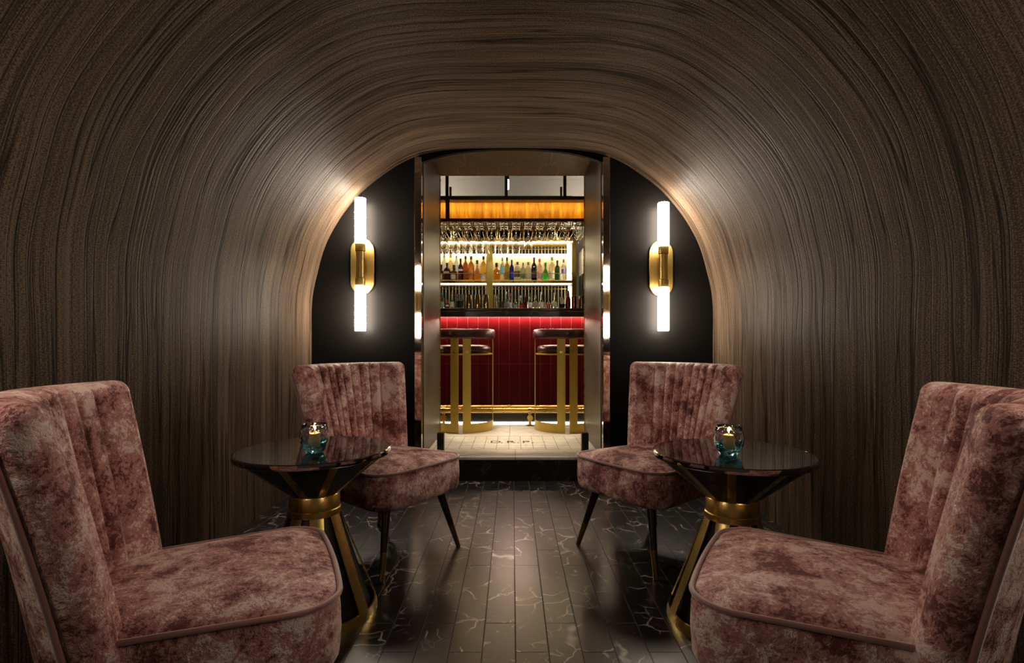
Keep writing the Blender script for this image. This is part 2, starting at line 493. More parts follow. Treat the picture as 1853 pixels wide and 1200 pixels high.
i_r = min(i for i, (x, z) in enumerate(profile) if x > 0 and z <= 1.246)
def shell(i0, i1, name):
    m = M(); uv = []
    NY = 40
    idx = range(i0, i1 + 1)
    for i in idx:
        x, z = profile[i]
        for k in range(NY + 1):
            y = YF + (D0 - YF) * k / NY
            m.v.append((x, y, z)); uv.append((cum[i], y))
    w = NY + 1
    for a in range(len(idx) - 1):
        for k in range(NY):
            m.f.append((a * w + k, (a + 1) * w + k, (a + 1) * w + k + 1, a * w + k + 1))
    # outer skin 5 cm further out, closed round the edges
    nb = len(m.v)
    for i in idx:
        x, z = profile[i]
        xa, za = profile[max(i - 1, 0)]; xb, zb = profile[min(i + 1, len(profile) - 1)]
        tx, tz = xb - xa, zb - za; L = math.hypot(tx, tz)
        nx, nz = -tz / L, tx / L
        for y in (YF, D0):
            m.v.append((x + nx * 0.05, y, max(z + nz * 0.05, 0.0))); uv.append((cum[i], y))
    n = len(idx)
    for a in range(n - 1):
        m.f.append((nb + a * 2, nb + a * 2 + 1, nb + a * 2 + 3, nb + a * 2 + 2))
        m.f.append((a * w, nb + a * 2, nb + a * 2 + 2, (a + 1) * w))
        m.f.append((a * w + NY, (a + 1) * w + NY, nb + a * 2 + 3, nb + a * 2 + 1))
    me_ob = m.build(name, MAT['textile'], uv=uv, smooth=40)
    return struct(me_ob)
shell(0, i_l, 'wall_left')
shell(i_l, i_r, 'ceiling')
shell(i_r, len(profile) - 1, 'wall_right')

struct(M().box(-1.7, 1.7, -1.6, D0, -0.12, 0.0).build('floor', MAT['floor'], smooth=0))
# black end wall with its doorway
wb = M()
wb.box(-2.6, -0.70, D0, D0 + 0.10, 0.0, 3.3)
wb.box(0.70, 2.6, D0, D0 + 0.10, 0.0, 3.3)
lz = [(x, vault_z(x) - 0.006 - 0.055 * (x / 0.7) ** 2) for x in [-0.70 + 0.07 * i for i in range(21)]]
wb.prism(lz + [(0.70, 3.3), (-0.70, 3.3)], 'y', D0, D0 + 0.035)
struct(wb.build('wall_back', MAT['black_wall'], smooth=0))
# black return piers at the near mouth
for s, nm in ((-1, 'wall_front_left'), (1, 'wall_front_right')):
    zt = vault_z(1.0)
    pts = [(s * x, z) for x, z in arc if z <= zt] + [(s * 1.0, zt), (s * 1.0, 0.0)]
    struct(M().prism(pts, 'y', YF - 0.12, YF).build(nm, MAT['black_wall'], smooth=0))
# polished bronze door frame strips
for s, nm in ((-1, 'trim_1'), (1, 'trim_2')):
    m = M()
    rot = Matrix.Rotation(s * -0.022, 3, 'Z')
    m.box(min(s * 0.662, s * 0.712), max(s * 0.662, s * 0.712), 3.81, 3.90, 0.0, 2.365, 0.002, 1, rot, (s * 0.662, 3.90, 0))
    struct(m.build(nm, MAT['bronze']))
# stone side panels of the passage and the inlaid soffit
YP = 4.757
for s, nm in ((-1, 'trim_3'), (1, 'trim_4')):
    x0, x1 = sorted((s * 0.656, s * 0.70))
    p = struct(M().box(x0, x1, 3.905, YP, ZB, 2.53, 0.003, 1).build(nm, MAT['panel']))
    M().box(min(s * 0.650, s * 0.70), max(s * 0.650, s * 0.70), YP, YP + 0.008, ZB, 2.53).build('edge_strip', MAT['brass_s'], p, smooth=0, label='thin brass edge strip')
sf = struct(M().box(-0.70, 0.70, D0 + 0.035, YP, 2.53, 2.60).build('trim_5', MAT['soffit'], smooth=0))
# brass line pattern: circles joined by arcs
inl = M()
def ribbon(pts, w=0.0035, z=2.5285):
    for (a, b) in zip(pts, pts[1:]):
        if not (abs(a[0]) <= 0.65 and abs(b[0]) <= 0.65 and 3.91 < a[1] < YP - 0.005 and 3.91 < b[1] < YP - 0.005): continue
        dx, dy = b[0] - a[0], b[1] - a[1]; L = math.hypot(dx, dy)
        if L < 1e-6: continue
        nx, ny = -dy / L * w / 2, dx / L * w / 2
        q = [(a[0] + nx, a[1] + ny), (b[0] + nx, b[1] + ny), (b[0] - nx, b[1] - ny), (a[0] - nx, a[1] - ny)]
        inl.prism(q, 'z', z, z + 0.0015)
SPC = 0.3545
for k in range(-2, 3):
    cx = -0.035 + k * SPC
    yc = 4.63
    ribbon([(cx + 0.09 * math.cos(t), yc + 0.19 * math.sin(t)) for t in [2 * PI * i / 40 for i in range(41)]])
    ribbon([(cx, yc - 0.19), (cx, 3.95)])
    ribbon([(cx + 0.09, yc), (cx + SPC - 0.09, yc)])
    mx = cx + SPC / 2
    ribbon([(mx + 0.155 * math.cos(t), yc - 0.14 - 0.19 * math.sin(t)) for t in [PI * i / 24 for i in range(25)]])
    ribbon([(mx + 0.172 * math.cos(t), 3.98 + 0.30 * math.sin(t)) for t in [PI * i / 24 for i in range(25)]])
inl.build('inlay_pattern', MAT['inlay'], sf, smooth=0, label='pale brass line pattern of circles and arcs')
# step and bar floor
struct(M().box(-2.6, 2.6, D0 + 0.004, 7.4, -0.05, ZB - 0.022).build('floor_step', MAT['riser'], smooth=0))
struct(M().box(-0.70, 0.70, D0 - 0.012, 3.97, ZB - 0.022, ZB, 0.003, 1).box(-2.6, 2.6, 3.9702, 7.4, ZB - 0.022, ZB).build('floor_bar', MAT['barfloor'], smooth=0))
# bar room shell
struct(M().box(-2.6, 2.6, 7.3, 7.4, ZB, 3.3).build('wall_bar_back', MAT['bar_ceiling'], smooth=0))
struct(M().box(-2.7, -2.6, D0, 7.4, 0, 3.3).build('wall_bar_left', MAT['bar_wall'], smooth=0))
struct(M().box(2.6, 2.7, D0, 7.4, 0, 3.3).build('wall_bar_right', MAT['bar_wall'], smooth=0))
struct(M().box(-2.7, 2.7, D0, 7.4, 3.3, 3.38).build('ceiling_bar', MAT['bar_ceiling'], smooth=0))

# mosaic initials in the bar floor
def letters(txt, x, y, size, name, parent=None):
    cu = bpy.data.curves.new(name, 'FONT'); cu.body = txt; cu.size = size; cu.extrude = 0.0008; cu.align_x = 'LEFT'
    tmp = bpy.data.objects.new('tmp', cu); COL.objects.link(tmp)
    bpy.context.view_layer.update()
    me = bpy.data.meshes.new_from_object(tmp.evaluated_get(bpy.context.evaluated_depsgraph_get()))
    bpy.data.objects.remove(tmp)
    me.name = name; me.materials.clear(); me.materials.append(MAT['ink'])
    o = link(name, me, parent); o.location = (x, y, ZB + 0.0009)
    return o
sign = thing('floor_lettering', 'dark initials D.R.P. set into the white marble tiles at the doorway', 'lettering', (0, 4.40, 0))
for ch, xp in (('D', 886), ('.', 905), ('R', 915.5), ('.', 934.5), ('P', 944), ('.', 960.5)):
    letters(ch, PX(xp, 4.45), 0, 0.135, 'letter' if ch != '.' else 'full_stop', sign)

# ------------------------------------------------------------------ door stops
def door_stop(x, label):
    t = thing('door_stop', label, 'door stop', (x, 3.99, ZB))
    M().box(-0.026, 0.026, -0.02, 0.05, 0.0, 0.012, 0.002, 1).build('base_plate', MAT['core'], t)
    M().box(-0.026, 0.026, -0.012, 0.04, 0.012, 0.152, 0.004, 2).build('block', MAT['core'], t)
door_stop(-0.545, 'low black block at the foot of the left doorway panel')
door_stop(0.553, 'low black block at the foot of the right doorway panel')

# ------------------------------------------------------------------ wall sconces
def sconce(x, y, face, z0, z1, zb0, zb1, label, px, mat):
    """face -1 looks towards the camera, +1 away from it; y is the wall plane"""
    t = thing('wall_sconce', label, 'wall lamp', (px, y, 0), 0.0)
    dx = x - px; fy = face * 0.095
    pl = M(); w, h, zc = 0.087, 0.205, (zb0 + zb1) / 2
    out = []
    for i in range(17): a = PI * i / 16; out.append((w * math.cos(a), zc + h - w + w * math.sin(a)))
    for i in range(17): a = PI + PI * i / 16; out.append((w * math.cos(a), zc - h + w + w * math.sin(a)))
    sm = [(p * 0.96, zc + (q - zc) * 0.98) for p, q in out]
    pl.loft([[(p, 0.0, q) for p, q in out], [(p, face * 0.014, q) for p, q in out], [(p, face * 0.018, q) for p, q in sm]])
    pl.build('backplate', MAT['brass_sconce'], t)
    for zz in (zc - 0.075, zc + 0.075):
        a = M().tube([(dx * 0.5, face * 0.016, zz), (dx, fy, zz)], 0.012, 14)
        a.lathe([(0.0, -0.014), (0.030, -0.014), (0.030, 0.014), (0.0, 0.014)], (dx, fy, zz), 24)
        a.build('arm', MAT['brass_sconce'], t)
    b = M()
    b.lathe([(0.0, zb0), (0.034, zb0), (0.036, zb0 + 0.004), (0.036, zb0 + 0.052), (0.0285, zb0 + 0.056), (0.0285, zb1 - 0.056), (0.036, zb1 - 0.052), (0.036, zb1 - 0.004), (0.034, zb1), (0.0, zb1)], (dx, fy, 0), 28)
    b.build('lamp_body', MAT['brass_sconce'], t)
    r = 0.039
    for a0, a1 in ((zb1 + 0.0008, z1), (z0, zb0 - 0.0008)):
        M().lathe([(0.0, a0), (r - 0.004, a0), (r, a0 + 0.004), (r, a1 - 0.004), (r - 0.004, a1), (0.0, a1)], (dx, fy, 0), 28).build('glowing_tube', mat, t)
    return t
ds = D0 - 0.095
sconce(PX(652, ds), D0, -1, PZ(599, ds), PZ(359, ds), PZ(517, ds), PZ(441, ds), 'brass wall lamp with two glowing tubes on the black wall, left of the doorway', PX(656.5, D0), MAT['tube'])
sconce(PX(1200.5, ds), D0, -1, PZ(599, ds), PZ(367, ds), PZ(520, ds), PZ(446, ds), 'brass wall lamp with two glowing tubes on the black wall, right of the doorway', PX(1195.5, D0), MAT['tube'])
for s, w in ((-1, 'left'), (1, 'right')):
    sconce(s * 1.10, YF, 1, 1.10, 2.03, 1.41, 1.72, 'brass wall lamp on the near %s pier, seen only mirrored in the bronze door frame' % w, s * 1.10, MAT['tube_near'])

# ------------------------------------------------------------------ cocktail chairs (local: +X forward)
def seat_outline(ins, n=10):
    """rounded plan outline, inset by ins"""
    xf, xb, wf, wb = 0.27 - ins, -0.22 + ins * 0.3, 0.272 - ins, 0.235 - ins
    pts = []
    def corner(cx, cy, r, a0):
        for i in range(n + 1):
            a = a0 + PI / 2 * i / n
            pts.append((cx + r * math.cos(a), cy + r * math.sin(a)))
    rf = max(0.02, 0.085 - ins * 0.5)
    rb = 0.03
    corner(xf - rf, wf - rf, rf, 0)
    corner(xb + rb, wb - rb, rb, PI / 2)
    corner(xb + rb, -(wb - rb), rb, PI)
    corner(xf - rf, -(wf - rf), rf, 1.5 * PI)
    # densify the straight runs and bow the front a little
    out = []
    for a, b in zip(pts, pts[1:] + pts[:1]):
        L = math.hypot(b[0] - a[0], b[1] - a[1]); k = max(1, int(L / 0.03))
        for i in range(k):
            t = i / k; out.append((a[0] + (b[0] - a[0]) * t, a[1] + (b[1] - a[1]) * t))
    return [(x + 0.016 * max(0.0, x / 0.27) * (1 - (y / 0.28) ** 2), y) for x, y in out]

def resample(loop, k):
    L = [0.0]
    n = len(loop)
    for i in range(n): L.append(L[-1] + math.hypot(loop[(i + 1) % n][0] - loop[i][0], loop[(i + 1) % n][1] - loop[i][1]))
    out = []; j = 0
    for i in range(k):
        t = L[-1] * i / k
        while L[j + 1] < t: j += 1
        u = (t - L[j]) / max(1e-9, L[j + 1] - L[j]); a = loop[j]; b = loop[(j + 1) % n]
        out.append((a[0] + (b[0] - a[0]) * u, a[1] + (b[1] - a[1]) * u))
    return out

def make_chair(label):
    t = thing('cocktail_chair', label, 'chair', group='pink velvet cocktail chairs')
    K = 96
    rings = []
    for ins, z in ((0.05, 0.288), (0.022, 0.290), (0.008, 0.298), (0.0, 0.315), (-0.004, 0.37), (-0.002, 0.42), (0.003, 0.447), (0.008, 0.453),
                   (0.018, 0.459), (0.04, 0.466), (0.075, 0.473), (0.115, 0.478), (0.16, 0.481), (0.2, 0.482)):
        rings.append([(x, y, z) for x, y in resample(seat_outline(ins), K)])
    seat = M().loft(rings).build('seat', MAT['velvet'], t, smooth=60)
    M().tube([(x, y, 0.4515) for x, y in resample(seat_outline(-0.001), K)], 0.0062, 8, True).build('piping', MAT['piping'], seat, smooth=60)
    # backrest: fluted inner face, rolled top, plain outer face
    HT = 0.041
    seams = [-0.70, -0.50, -0.30, -0.10, 0.10, 0.30, 0.50, 0.70]
    def flute(u):
        if abs(u) >= 0.70:
            e = (abs(u) - 0.70) / 0.30
            return 0.016 * min(1.0, math.sqrt(max(0.0, e * 3.2)))
        for a, b in zip(seams, seams[1:]):
            if a <= u <= b:
                q = (u - a) / (b - a) * 2 - 1
                return 0.024 * max(0.0, 1 - q * q * 0.99) ** 0.42
        return 0.0
    Z0, Z1 = 0.29, 0.905
    def centre(u, z):
        v = (z - Z0) / (Z1 - Z0)
        w = 0.225 + 0.075 * v ** 1.2
        x = -0.245 - 0.085 * v - 0.03 * v * v + 0.11 * u * u
        return x, u * w
    NU = 150
    us = [-1 + 2 * i / NU for i in range(NU + 1)]
    def ring(z, th, dz):
        th2 = HT * th
        R = []
        def nrm(u):
            x1, y1 = centre(u - 0.01, z); x2, y2 = centre(u + 0.01, z)
            tx, ty = x2 - x1, y2 - y1; L = math.hypot(tx, ty)
            return ty / L, -tx / L
        for u in us:
            x, y = centre(u, z); nx, ny = nrm(u)
            fl = flute(u) * th
            R.append((x + nx * (th2 + fl), y + ny * (th2 + fl), z + dz))
        for i in range(1, 9):
            a = PI / 2 - PI * i / 9
            x, y = centre(1, z); nx, ny = nrm(1)
            tx, ty = -ny, nx
            R.append((x + nx * th2 * math.sin(a) + tx * 0.04 * math.cos(a) * th, y + ny * th2 * math.sin(a) + ty * 0.04 * math.cos(a) * th, z + dz))
        for u in us[::-5]:
            x, y = centre(u, z); nx, ny = nrm(u)
            R.append((x - nx * th2, y - ny * th2, z + dz))
        for i in range(1, 9):
            a = -PI / 2 + PI * i / 9
            x, y = centre(-1, z); nx, ny = nrm(-1)
            tx, ty = ny, -nx
            R.append((x + nx * th2 * math.sin(a) + tx * 0.04 * math.cos(a) * th, y + ny * th2 * math.sin(a) + ty * 0.04 * math.cos(a) * th, z + dz))
        return R
    rings = [ring(Z0, 0.85, 0.0), ring(Z0 + 0.012, 1.0, 0.0)]
    zt = Z1 - HT * 0.9
    for i in range(1, 19): rings.append(ring(Z0 + 0.012 + (zt - Z0 - 0.012) * i / 18, 1.0, 0.0))
    for i in range(1, 9):
        a = PI / 2 * i / 9
        rings.append(ring(zt, math.cos(a) ** 0.8, HT * 0.9 * math.sin(a)))
    rings.append(ring(zt, 0.05, HT * 0.9))
    back = M().loft(rings).build('backrest', MAT['velvet'], t, smooth=70)
    # piping down both rear corners and across the top of the outer face
    def rear(u, z, off=0.004):
        x, y = centre(u, z); x1, y1 = centre(u - 0.01, z); x2, y2 = centre(u + 0.01, z)
        tx, ty = x2 - x1, y2 - y1; L = math.hypot(tx, ty); nx, ny = ty / L, -tx / L
        return (x - nx * (HT + off), y - ny * (HT + off), z)
    path = [rear(-1, Z0 + 0.02 + (zt - Z0 - 0.03) * i / 14) for i in range(15)]
    path += [rear(-1 + 2 * i / 20, zt + 0.004) for i in range(1, 20)]
    path += [rear(1, Z0 + 0.02 + (zt - Z0 - 0.03) * i / 14) for i in range(14, -1, -1)]
    M().tube(path, 0.0065, 8).build('piping', MAT['piping'], back, smooth=60)
    for sy in (-1, 1):
        for fx, tx, fy, ty in ((0.25, 0.19, 0.245, 0.165), (-0.31, -0.20, 0.225, 0.165)):
            p0 = Vector((tx, sy * ty, 0.30)); p1 = Vector((fx, sy * fy, 0.0))
            q = p0.lerp(p1, 0.62)
            lg = M().tube([p0, q], [0.020, 0.0145], 16).build('leg', MAT['leg'], t)
            M().tube([q, p1.lerp(q, 0.02), p1], [0.0148, 0.0112, 0.0105], 16).build('ferrule', MAT['brass_dk'], lg, label='brass tip of the leg')
    return t
ch = make_chair('pink velvet cocktail chair facing out by the black wall, left of the doorway')
R_ = math.radians
ch.location = (-0.612, 2.545, 0); ch.rotation_euler = (0, 0, R_(-35))
dup(ch, (0.675, 2.575, 0), R_(180 + 35), 'pink velvet cocktail chair facing out by the black wall, right of the doorway')
dup(ch, (-0.722, 1.235, 0), R_(25.5), 'pink velvet cocktail chair nearest the camera on the left, cut by the photo edge')
dup(ch, (0.745, 1.22, 0), R_(180 - 30), 'pink velvet cocktail chair nearest the camera on the right, cut by the photo edge')

# ------------------------------------------------------------------ pedestal tables
def trumpet(z):
    q = (z - 0.440) / 0.150
    return 0.078 + 0.187 * max(0.0, q) ** 0.86 * (0.82 + 0.18 * q)

def make_table(label):
    t = thing('pedestal_table', label, 'table', group='round lounge tables')
    M().lathe([(0.0, 0.590), (0.266, 0.590), (0.274, 0.5925), (0.274, 0.6085), (0.272, 0.610), (0.0, 0.610)], n=96).build('tabletop', MAT['glass_black'], t)
    M().lathe([(0.2745, 0.589), (0.2785, 0.591), (0.280, 0.598), (0.2785, 0.6075), (0.2745, 0.6095)], n=96, close=True).build('rim', MAT['rim'], t, label='polished smoked metal rim')
    M().lathe([(0.0, 0.005), (0.205, 0.005), (0.200, 0.03), (0.082, 0.385), (0.066, 0.44)] + [(trumpet(z), z) for z in [0.447 + 0.142 * i / 14 for i in range(15)]] + [(0.0, 0.589)], n=48).build('core', MAT['core'], t, label='black inner core')
    M().lathe([(0.210, 0.0), (0.229, 0.0), (0.2285, 0.012), (0.222, 0.034), (0.216, 0.034)], n=72, close=True).build('base_ring', MAT['brass'], t)
    M().lathe([(0.086, 0.375), (0.0965, 0.372), (0.0945, 0.392), (0.0915, 0.395), (0.0905, 0.443), (0.088, 0.447), (0.068, 0.447), (0.068, 0.440)], n=64, close=True).build('collar', MAT['brass'], t)
    def strap(a, zs, rfun, wid, th, seg=5):
        m = M(); rings = []
        for z in zs:
            r = rfun(z); ha = wid / 2 / r
            outer = [(r * math.cos(a + ha * (2 * i / seg - 1)), r * math.sin(a + ha * (2 * i / seg - 1)), z) for i in range(seg + 1)]
            inner = [((r - th) * math.cos(a + ha * (2 * i / seg - 1)), (r - th) * math.sin(a + ha * (2 * i / seg - 1)), z) for i in range(seg, -1, -1)]
            rings.append(outer + inner)
        return m.loft(rings)
    for k in range(8):
        a = 2 * PI * (k + 0.35) / 8
        zs = [0.032 + (0.374 - 0.032) * i / 10 for i in range(11)]
        strap(a, zs, lambda z: 0.0955 + (0.2235 - 0.0955) * ((0.374 - z) / 0.342) ** 1.06, 0.048, 0.005).build('leg', MAT['brass'], t)
    for k in range(10):
        a = 2 * PI * (k + 0.2) / 10
        zs = [0.4475 + (0.5885 - 0.4475) * i / 12 for i in range(13)]
        strap(a, zs, lambda z: trumpet(z) + 0.003, 0.027, 0.004).build('neck_strap', MAT['brass'], t)
    return t
TL = (-0.742, 1.972); TR = (0.800, 1.912)
tb = make_table('round black-topped brass table on the left, between two pink chairs'); tb.location = (TL[0], TL[1], 0); tb.rotation_euler = (0, 0, R_(9))
dup(tb, (TR[0], TR[1], 0), R_(-12), 'round black-topped brass table on the right, between two pink chairs')

def make_candle(label):
    t = thing('candle_holder', label, 'candle', group='blue glass candle holders')
    pr = [(0.0, 0.0), (0.024, 0.0), (0.030, 0.003), (0.041, 0.018), (0.0485, 0.040), (0.0505, 0.058), (0.0485, 0.080), (0.043, 0.101), (0.0415, 0.1035), (0.040, 0.101),
          (0.045, 0.080), (0.0470, 0.058), (0.045, 0.042), (0.037, 0.026), (0.024, 0.018), (0.0, 0.016)]
    M().lathe(pr, n=48).build('glass_bowl', MAT['ombre'], t, smooth=60, label='faceted glass, clear at the rim and turquoise at the foot')
    c = M().lathe([(0.0, 0.0185), (0.0185, 0.0185), (0.0195, 0.021), (0.0195, 0.068), (0.018, 0.0705), (0.0, 0.069)], n=32).build('candle', MAT['wax'], t, label='lit cream candle')
    M().tube([(0, 0, 0.069), (0.001, 0, 0.076)], 0.0012, 6).build('wick', MAT['wick'], c)
    M().lathe([(0.0, 0.075), (0.0028, 0.078), (0.0042, 0.083), (0.0036, 0.089), (0.0015, 0.096), (0.0, 0.100)], n=16).build('flame', MAT['flame'], c, label='bright candle flame')
    return t
cl = make_candle('blue-footed glass candle holder on the left black table'); cl.location = (PX(569, 1.90), 1.90, 0.6103)
dup(cl, (PX(1319, 1.855), 1.855, 0.6103), R_(40), 'blue-footed glass candle holder on the right black table')

# ------------------------------------------------------------------ bar counter
bar = thing('bar_counter', 'red-tiled bar counter with dark brown top beyond the doorway', 'bar counter', (0, 0, 0))
M().box(-1.9, 1.9, 5.47, 5.56, 0.37, 1.3365, 0.0).build('front_panel', MAT['redtile'], bar, smooth=0, label='glossy red tiled front')
M().box(-1.9, 1.9, 5.25, 6.0, 1.337, 1.367, 0.006, 2).box(-1.9, 1.9, 5.25, 5.28, 1.279, 1.337, 0.003, 1).build('worktop', MAT['counter'], bar)
M().box(-1.9, 1.9, 5.50, 5.56, ZB, 0.355).build('kick_plate', MAT['kick'], bar, smooth=0)
M().box(-1.9, 1.9, 5.455, 5.56, 0.355, 0.37, 0.003, 1).build('ledge', MAT['brass_s'], bar)
M().box(-1.9, 1.9, 5.425, 5.445, 1.291, 1.301).build('light_strip', MAT['led_soft'], bar, smooth=0, label='light strip under the counter edge')
M().box(-1.9, 1.9, 5.478, 5.4995, ZB + 0.0005, ZB + 0.016).build('light_strip', MAT['led_floor'], bar, smooth=0, label='light strip along the floor')

fr = thing('foot_rail', 'brass foot rail on brackets along the foot of the red bar', 'foot rail', (0, 0, 0))
zr = PZ(742.5, 5.33)
M().tube([(-1.9, 5.33, zr), (1.9, 5.33, zr)], 0.026, 20).build('rail', MAT['brass_s'], fr)
for xp in (803 - 156, 803, 959, 959 + 156):
    x = PX(xp, 5.33)
    b = M().lathe([(0.0, ZB + 0.0005), (0.045, ZB + 0.0005), (0.045, ZB + 0.006), (0.014, ZB + 0.012), (0.012, zr - 0.02)], (x, 5.33, 0), 20)
    b.tube([(x - 0.018, 5.33, zr), (x + 0.018, 5.33, zr)], 0.031, 20)
    b.tube([(x, 5.33, zr - 0.075), (x, 5.499, zr - 0.075)], 0.009, 12)
    bk = b.build('bracket', MAT['brass_s'], fr)
    M().tube([(x, 5.305, zr - 0.075), (x, 5.317, zr - 0.075)], 0.029, 24).build('disc', MAT['brass_s'], bk)

# ------------------------------------------------------------------ bar stools (local: back towards -Y)
def make_stool(label):
    t = thing('bar_stool', label, 'bar stool', group='brass bar stools at the red bar')
    R0 = 0.292
    def band(a0, a1, z0, z1, r=R0, th=0.008, n=24):
        return M().lathe([(r - th, z0), (r, z0), (r, z1), (r - th, z1)], n=n, a0=a0, a1=a1, close=True)
    ga = 0.068; wa = 0.265           # half gap and strap width as angles
    for s in (-1, 1):
        c = -PI / 2
        a0, a1 = (c + ga, c + ga + wa) if s > 0 else (c - ga - wa, c - ga)
        st = band(a0, a1, 0.0, 0.885, n=6)
        st.build('back_strap', MAT['brass_stool'], t, smooth=30)
        b0, b1 = (a1, 0.06) if s > 0 else (-PI - 0.06, a0)
        band(b0, b1, 0.0, 0.088).build('base_band', MAT['brass_stool'], t, smooth=30)
        e0, e1 = (-0.035, 0.06) if s > 0 else (-PI - 0.06, -PI + 0.035)
        band(e0, e1, 0.088, 0.885, n=3).build('side_strap', MAT['brass_stool'], t, smooth=30)
        am = (a0 + a1) / 2
        p = Vector((math.cos(am), math.sin(am), 0))
        M().tube([p * (R0 - 0.002) + Vector((0, 0, 0.755)), p * (R0 + 0.007) + Vector((0, 0, 0.755))], 0.014, 16).build('bolt', MAT['brass_s'], t)
    M().lathe([(0.0, 0.726), (0.270, 0.726), (0.2815, 0.730), (0.2815, 0.742), (0.0, 0.742)], n=48).build('seat_pan', MAT['brass_stool'], t)
    M().lathe([(0.0, 0.7425), (0.235, 0.7425), (0.262, 0.752), (0.270, 0.777), (0.262, 0.803), (0.238, 0.817), (0.15, 0.823), (0.0, 0.824)], n=48).build('seat', MAT['leather'], t, smooth=60)
    # curved padded backrest: a rounded bar bent round the back half
    rings = []
    for i in range(41):
        a = -PI - 0.25 + (PI + 0.5) * i / 40
        e = min(i, 40 - i) / 3.0
        sc_ = min(1.0, 0.25 + 0.75 * math.sqrt(min(1.0, e)))
        rg = []
        for k in range(16):
            w = 2 * PI * k / 16
            cr, cz = math.cos(w), math.sin(w)
            dr = 0.030 * math.copysign(abs(cr) ** 0.6, cr) * sc_; dz = 0.047 * math.copysign(abs(cz) ** 0.6, cz) * (0.5 + 0.5 * sc_)
            rg.append(((R0 - 0.012 + dr) * math.cos(a), (R0 - 0.012 + dr) * math.sin(a), 0.926 + dz))
        rings.append(rg)
    M().loft(rings).build('backrest', MAT['leather'], t, smooth=60)
    return t
so = make_stool('brass bar stool with oxblood seat, left of the two at the red bar'); so.location = (-0.479, 5.156, ZB)
dup(so, (0.512, 5.156, ZB), 0, 'brass bar stool with oxblood seat, right of the two at the red bar')

# ------------------------------------------------------------------ canopy over the bar, glass rack, pendant
cano = thing('bar_canopy', 'amber backlit veneer canopy in a dark metal frame above the bar', 'canopy', (0, 0, 0))
yc = 5.25
zt0, zt1, zb0, zb1 = PZ(361.5, yc), PZ(355, yc), PZ(401, yc), PZ(395, yc)
for z0, z1 in ((zt0, zt1), (zb0, zb1)):
    M().box(-1.9, 1.9, yc, yc + 0.05, z0, z1, 0.002, 1).build('frame_rail', MAT['dkmetal'], cano)
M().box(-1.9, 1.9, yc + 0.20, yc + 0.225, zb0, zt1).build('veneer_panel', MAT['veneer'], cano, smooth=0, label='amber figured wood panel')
M().box(-1.9, 1.9, yc + 0.05, yc + 0.20, zb0 + 0.004, zb0 + 0.012).build('bottom_board', MAT['dkmetal'], cano, smooth=0)
M().box(-1.9, 1.9, yc + 0.05, yc + 0.20, zt1 - 0.012, zt1 - 0.004).build('top_board', MAT['dkmetal'], cano, smooth=0)
M().box(-1.9, 1.9, yc + 0.0505, yc + 0.059, zt0 + 0.004, zt0 + 0.018).build('light_strip', MAT['led_amber'], cano, smooth=0)
for xp in (809.5, 809.5 - 214, 809.5 + 428):
    x = PX(xp, yc)
    M().box(x - 0.019, x + 0.019, yc + 0.002, yc + 0.045, zb1, zt0).build('divider_post', MAT['dkmetal'], cano, smooth=0)
for xp in (808.5, 916, 1022.5):
    x = PX(xp, yc)
    M().box(x - 0.015, x + 0.015, yc + 0.01, yc + 0.04, zt1, 3.3).build('hanging_rod', MAT['dkmetal'], cano, smooth=0)
for xp in (815, 1015.5):
    x = PX(xp, yc + 0.6)
    M().box(x - 0.012, x + 0.012, yc + 0.6, yc + 0.624, PZ(356, yc + .6) - .05, PZ(338, yc + 0.6)).build('rear_post', MAT['brass_s'], cano, smooth=0)
M().box(-1.9, 1.9, yc + 0.225, yc + 0.62, zt1 - 0.02, zt1 - 0.006).build('roof_board', MAT['dkmetal'], cano, smooth=0)

pd = thing('pendant_lamp', 'slim pale tube lamp hanging from the bar ceiling above the canopy', 'lamp', (PX(919, 5.6), 5.6, 0))
zz0, zz1 = PZ(343, 5.6), PZ(325, 5.6)
M().lathe([(0.0, zz0), (0.011, zz0), (0.012, zz0 + 0.004), (0.012, zz1), (0.0, zz1)], n=16).build('glowing_tube', MAT['pend'], pd)
M().lathe([(0.0, zz1), (0.014, zz1), (0.014, zz1 + 0.05), (0.004, zz1 + 0.055), (0.004, 3.3), (0.0, 3.3)], n=16).build('stem', MAT['dkmetal'], pd)

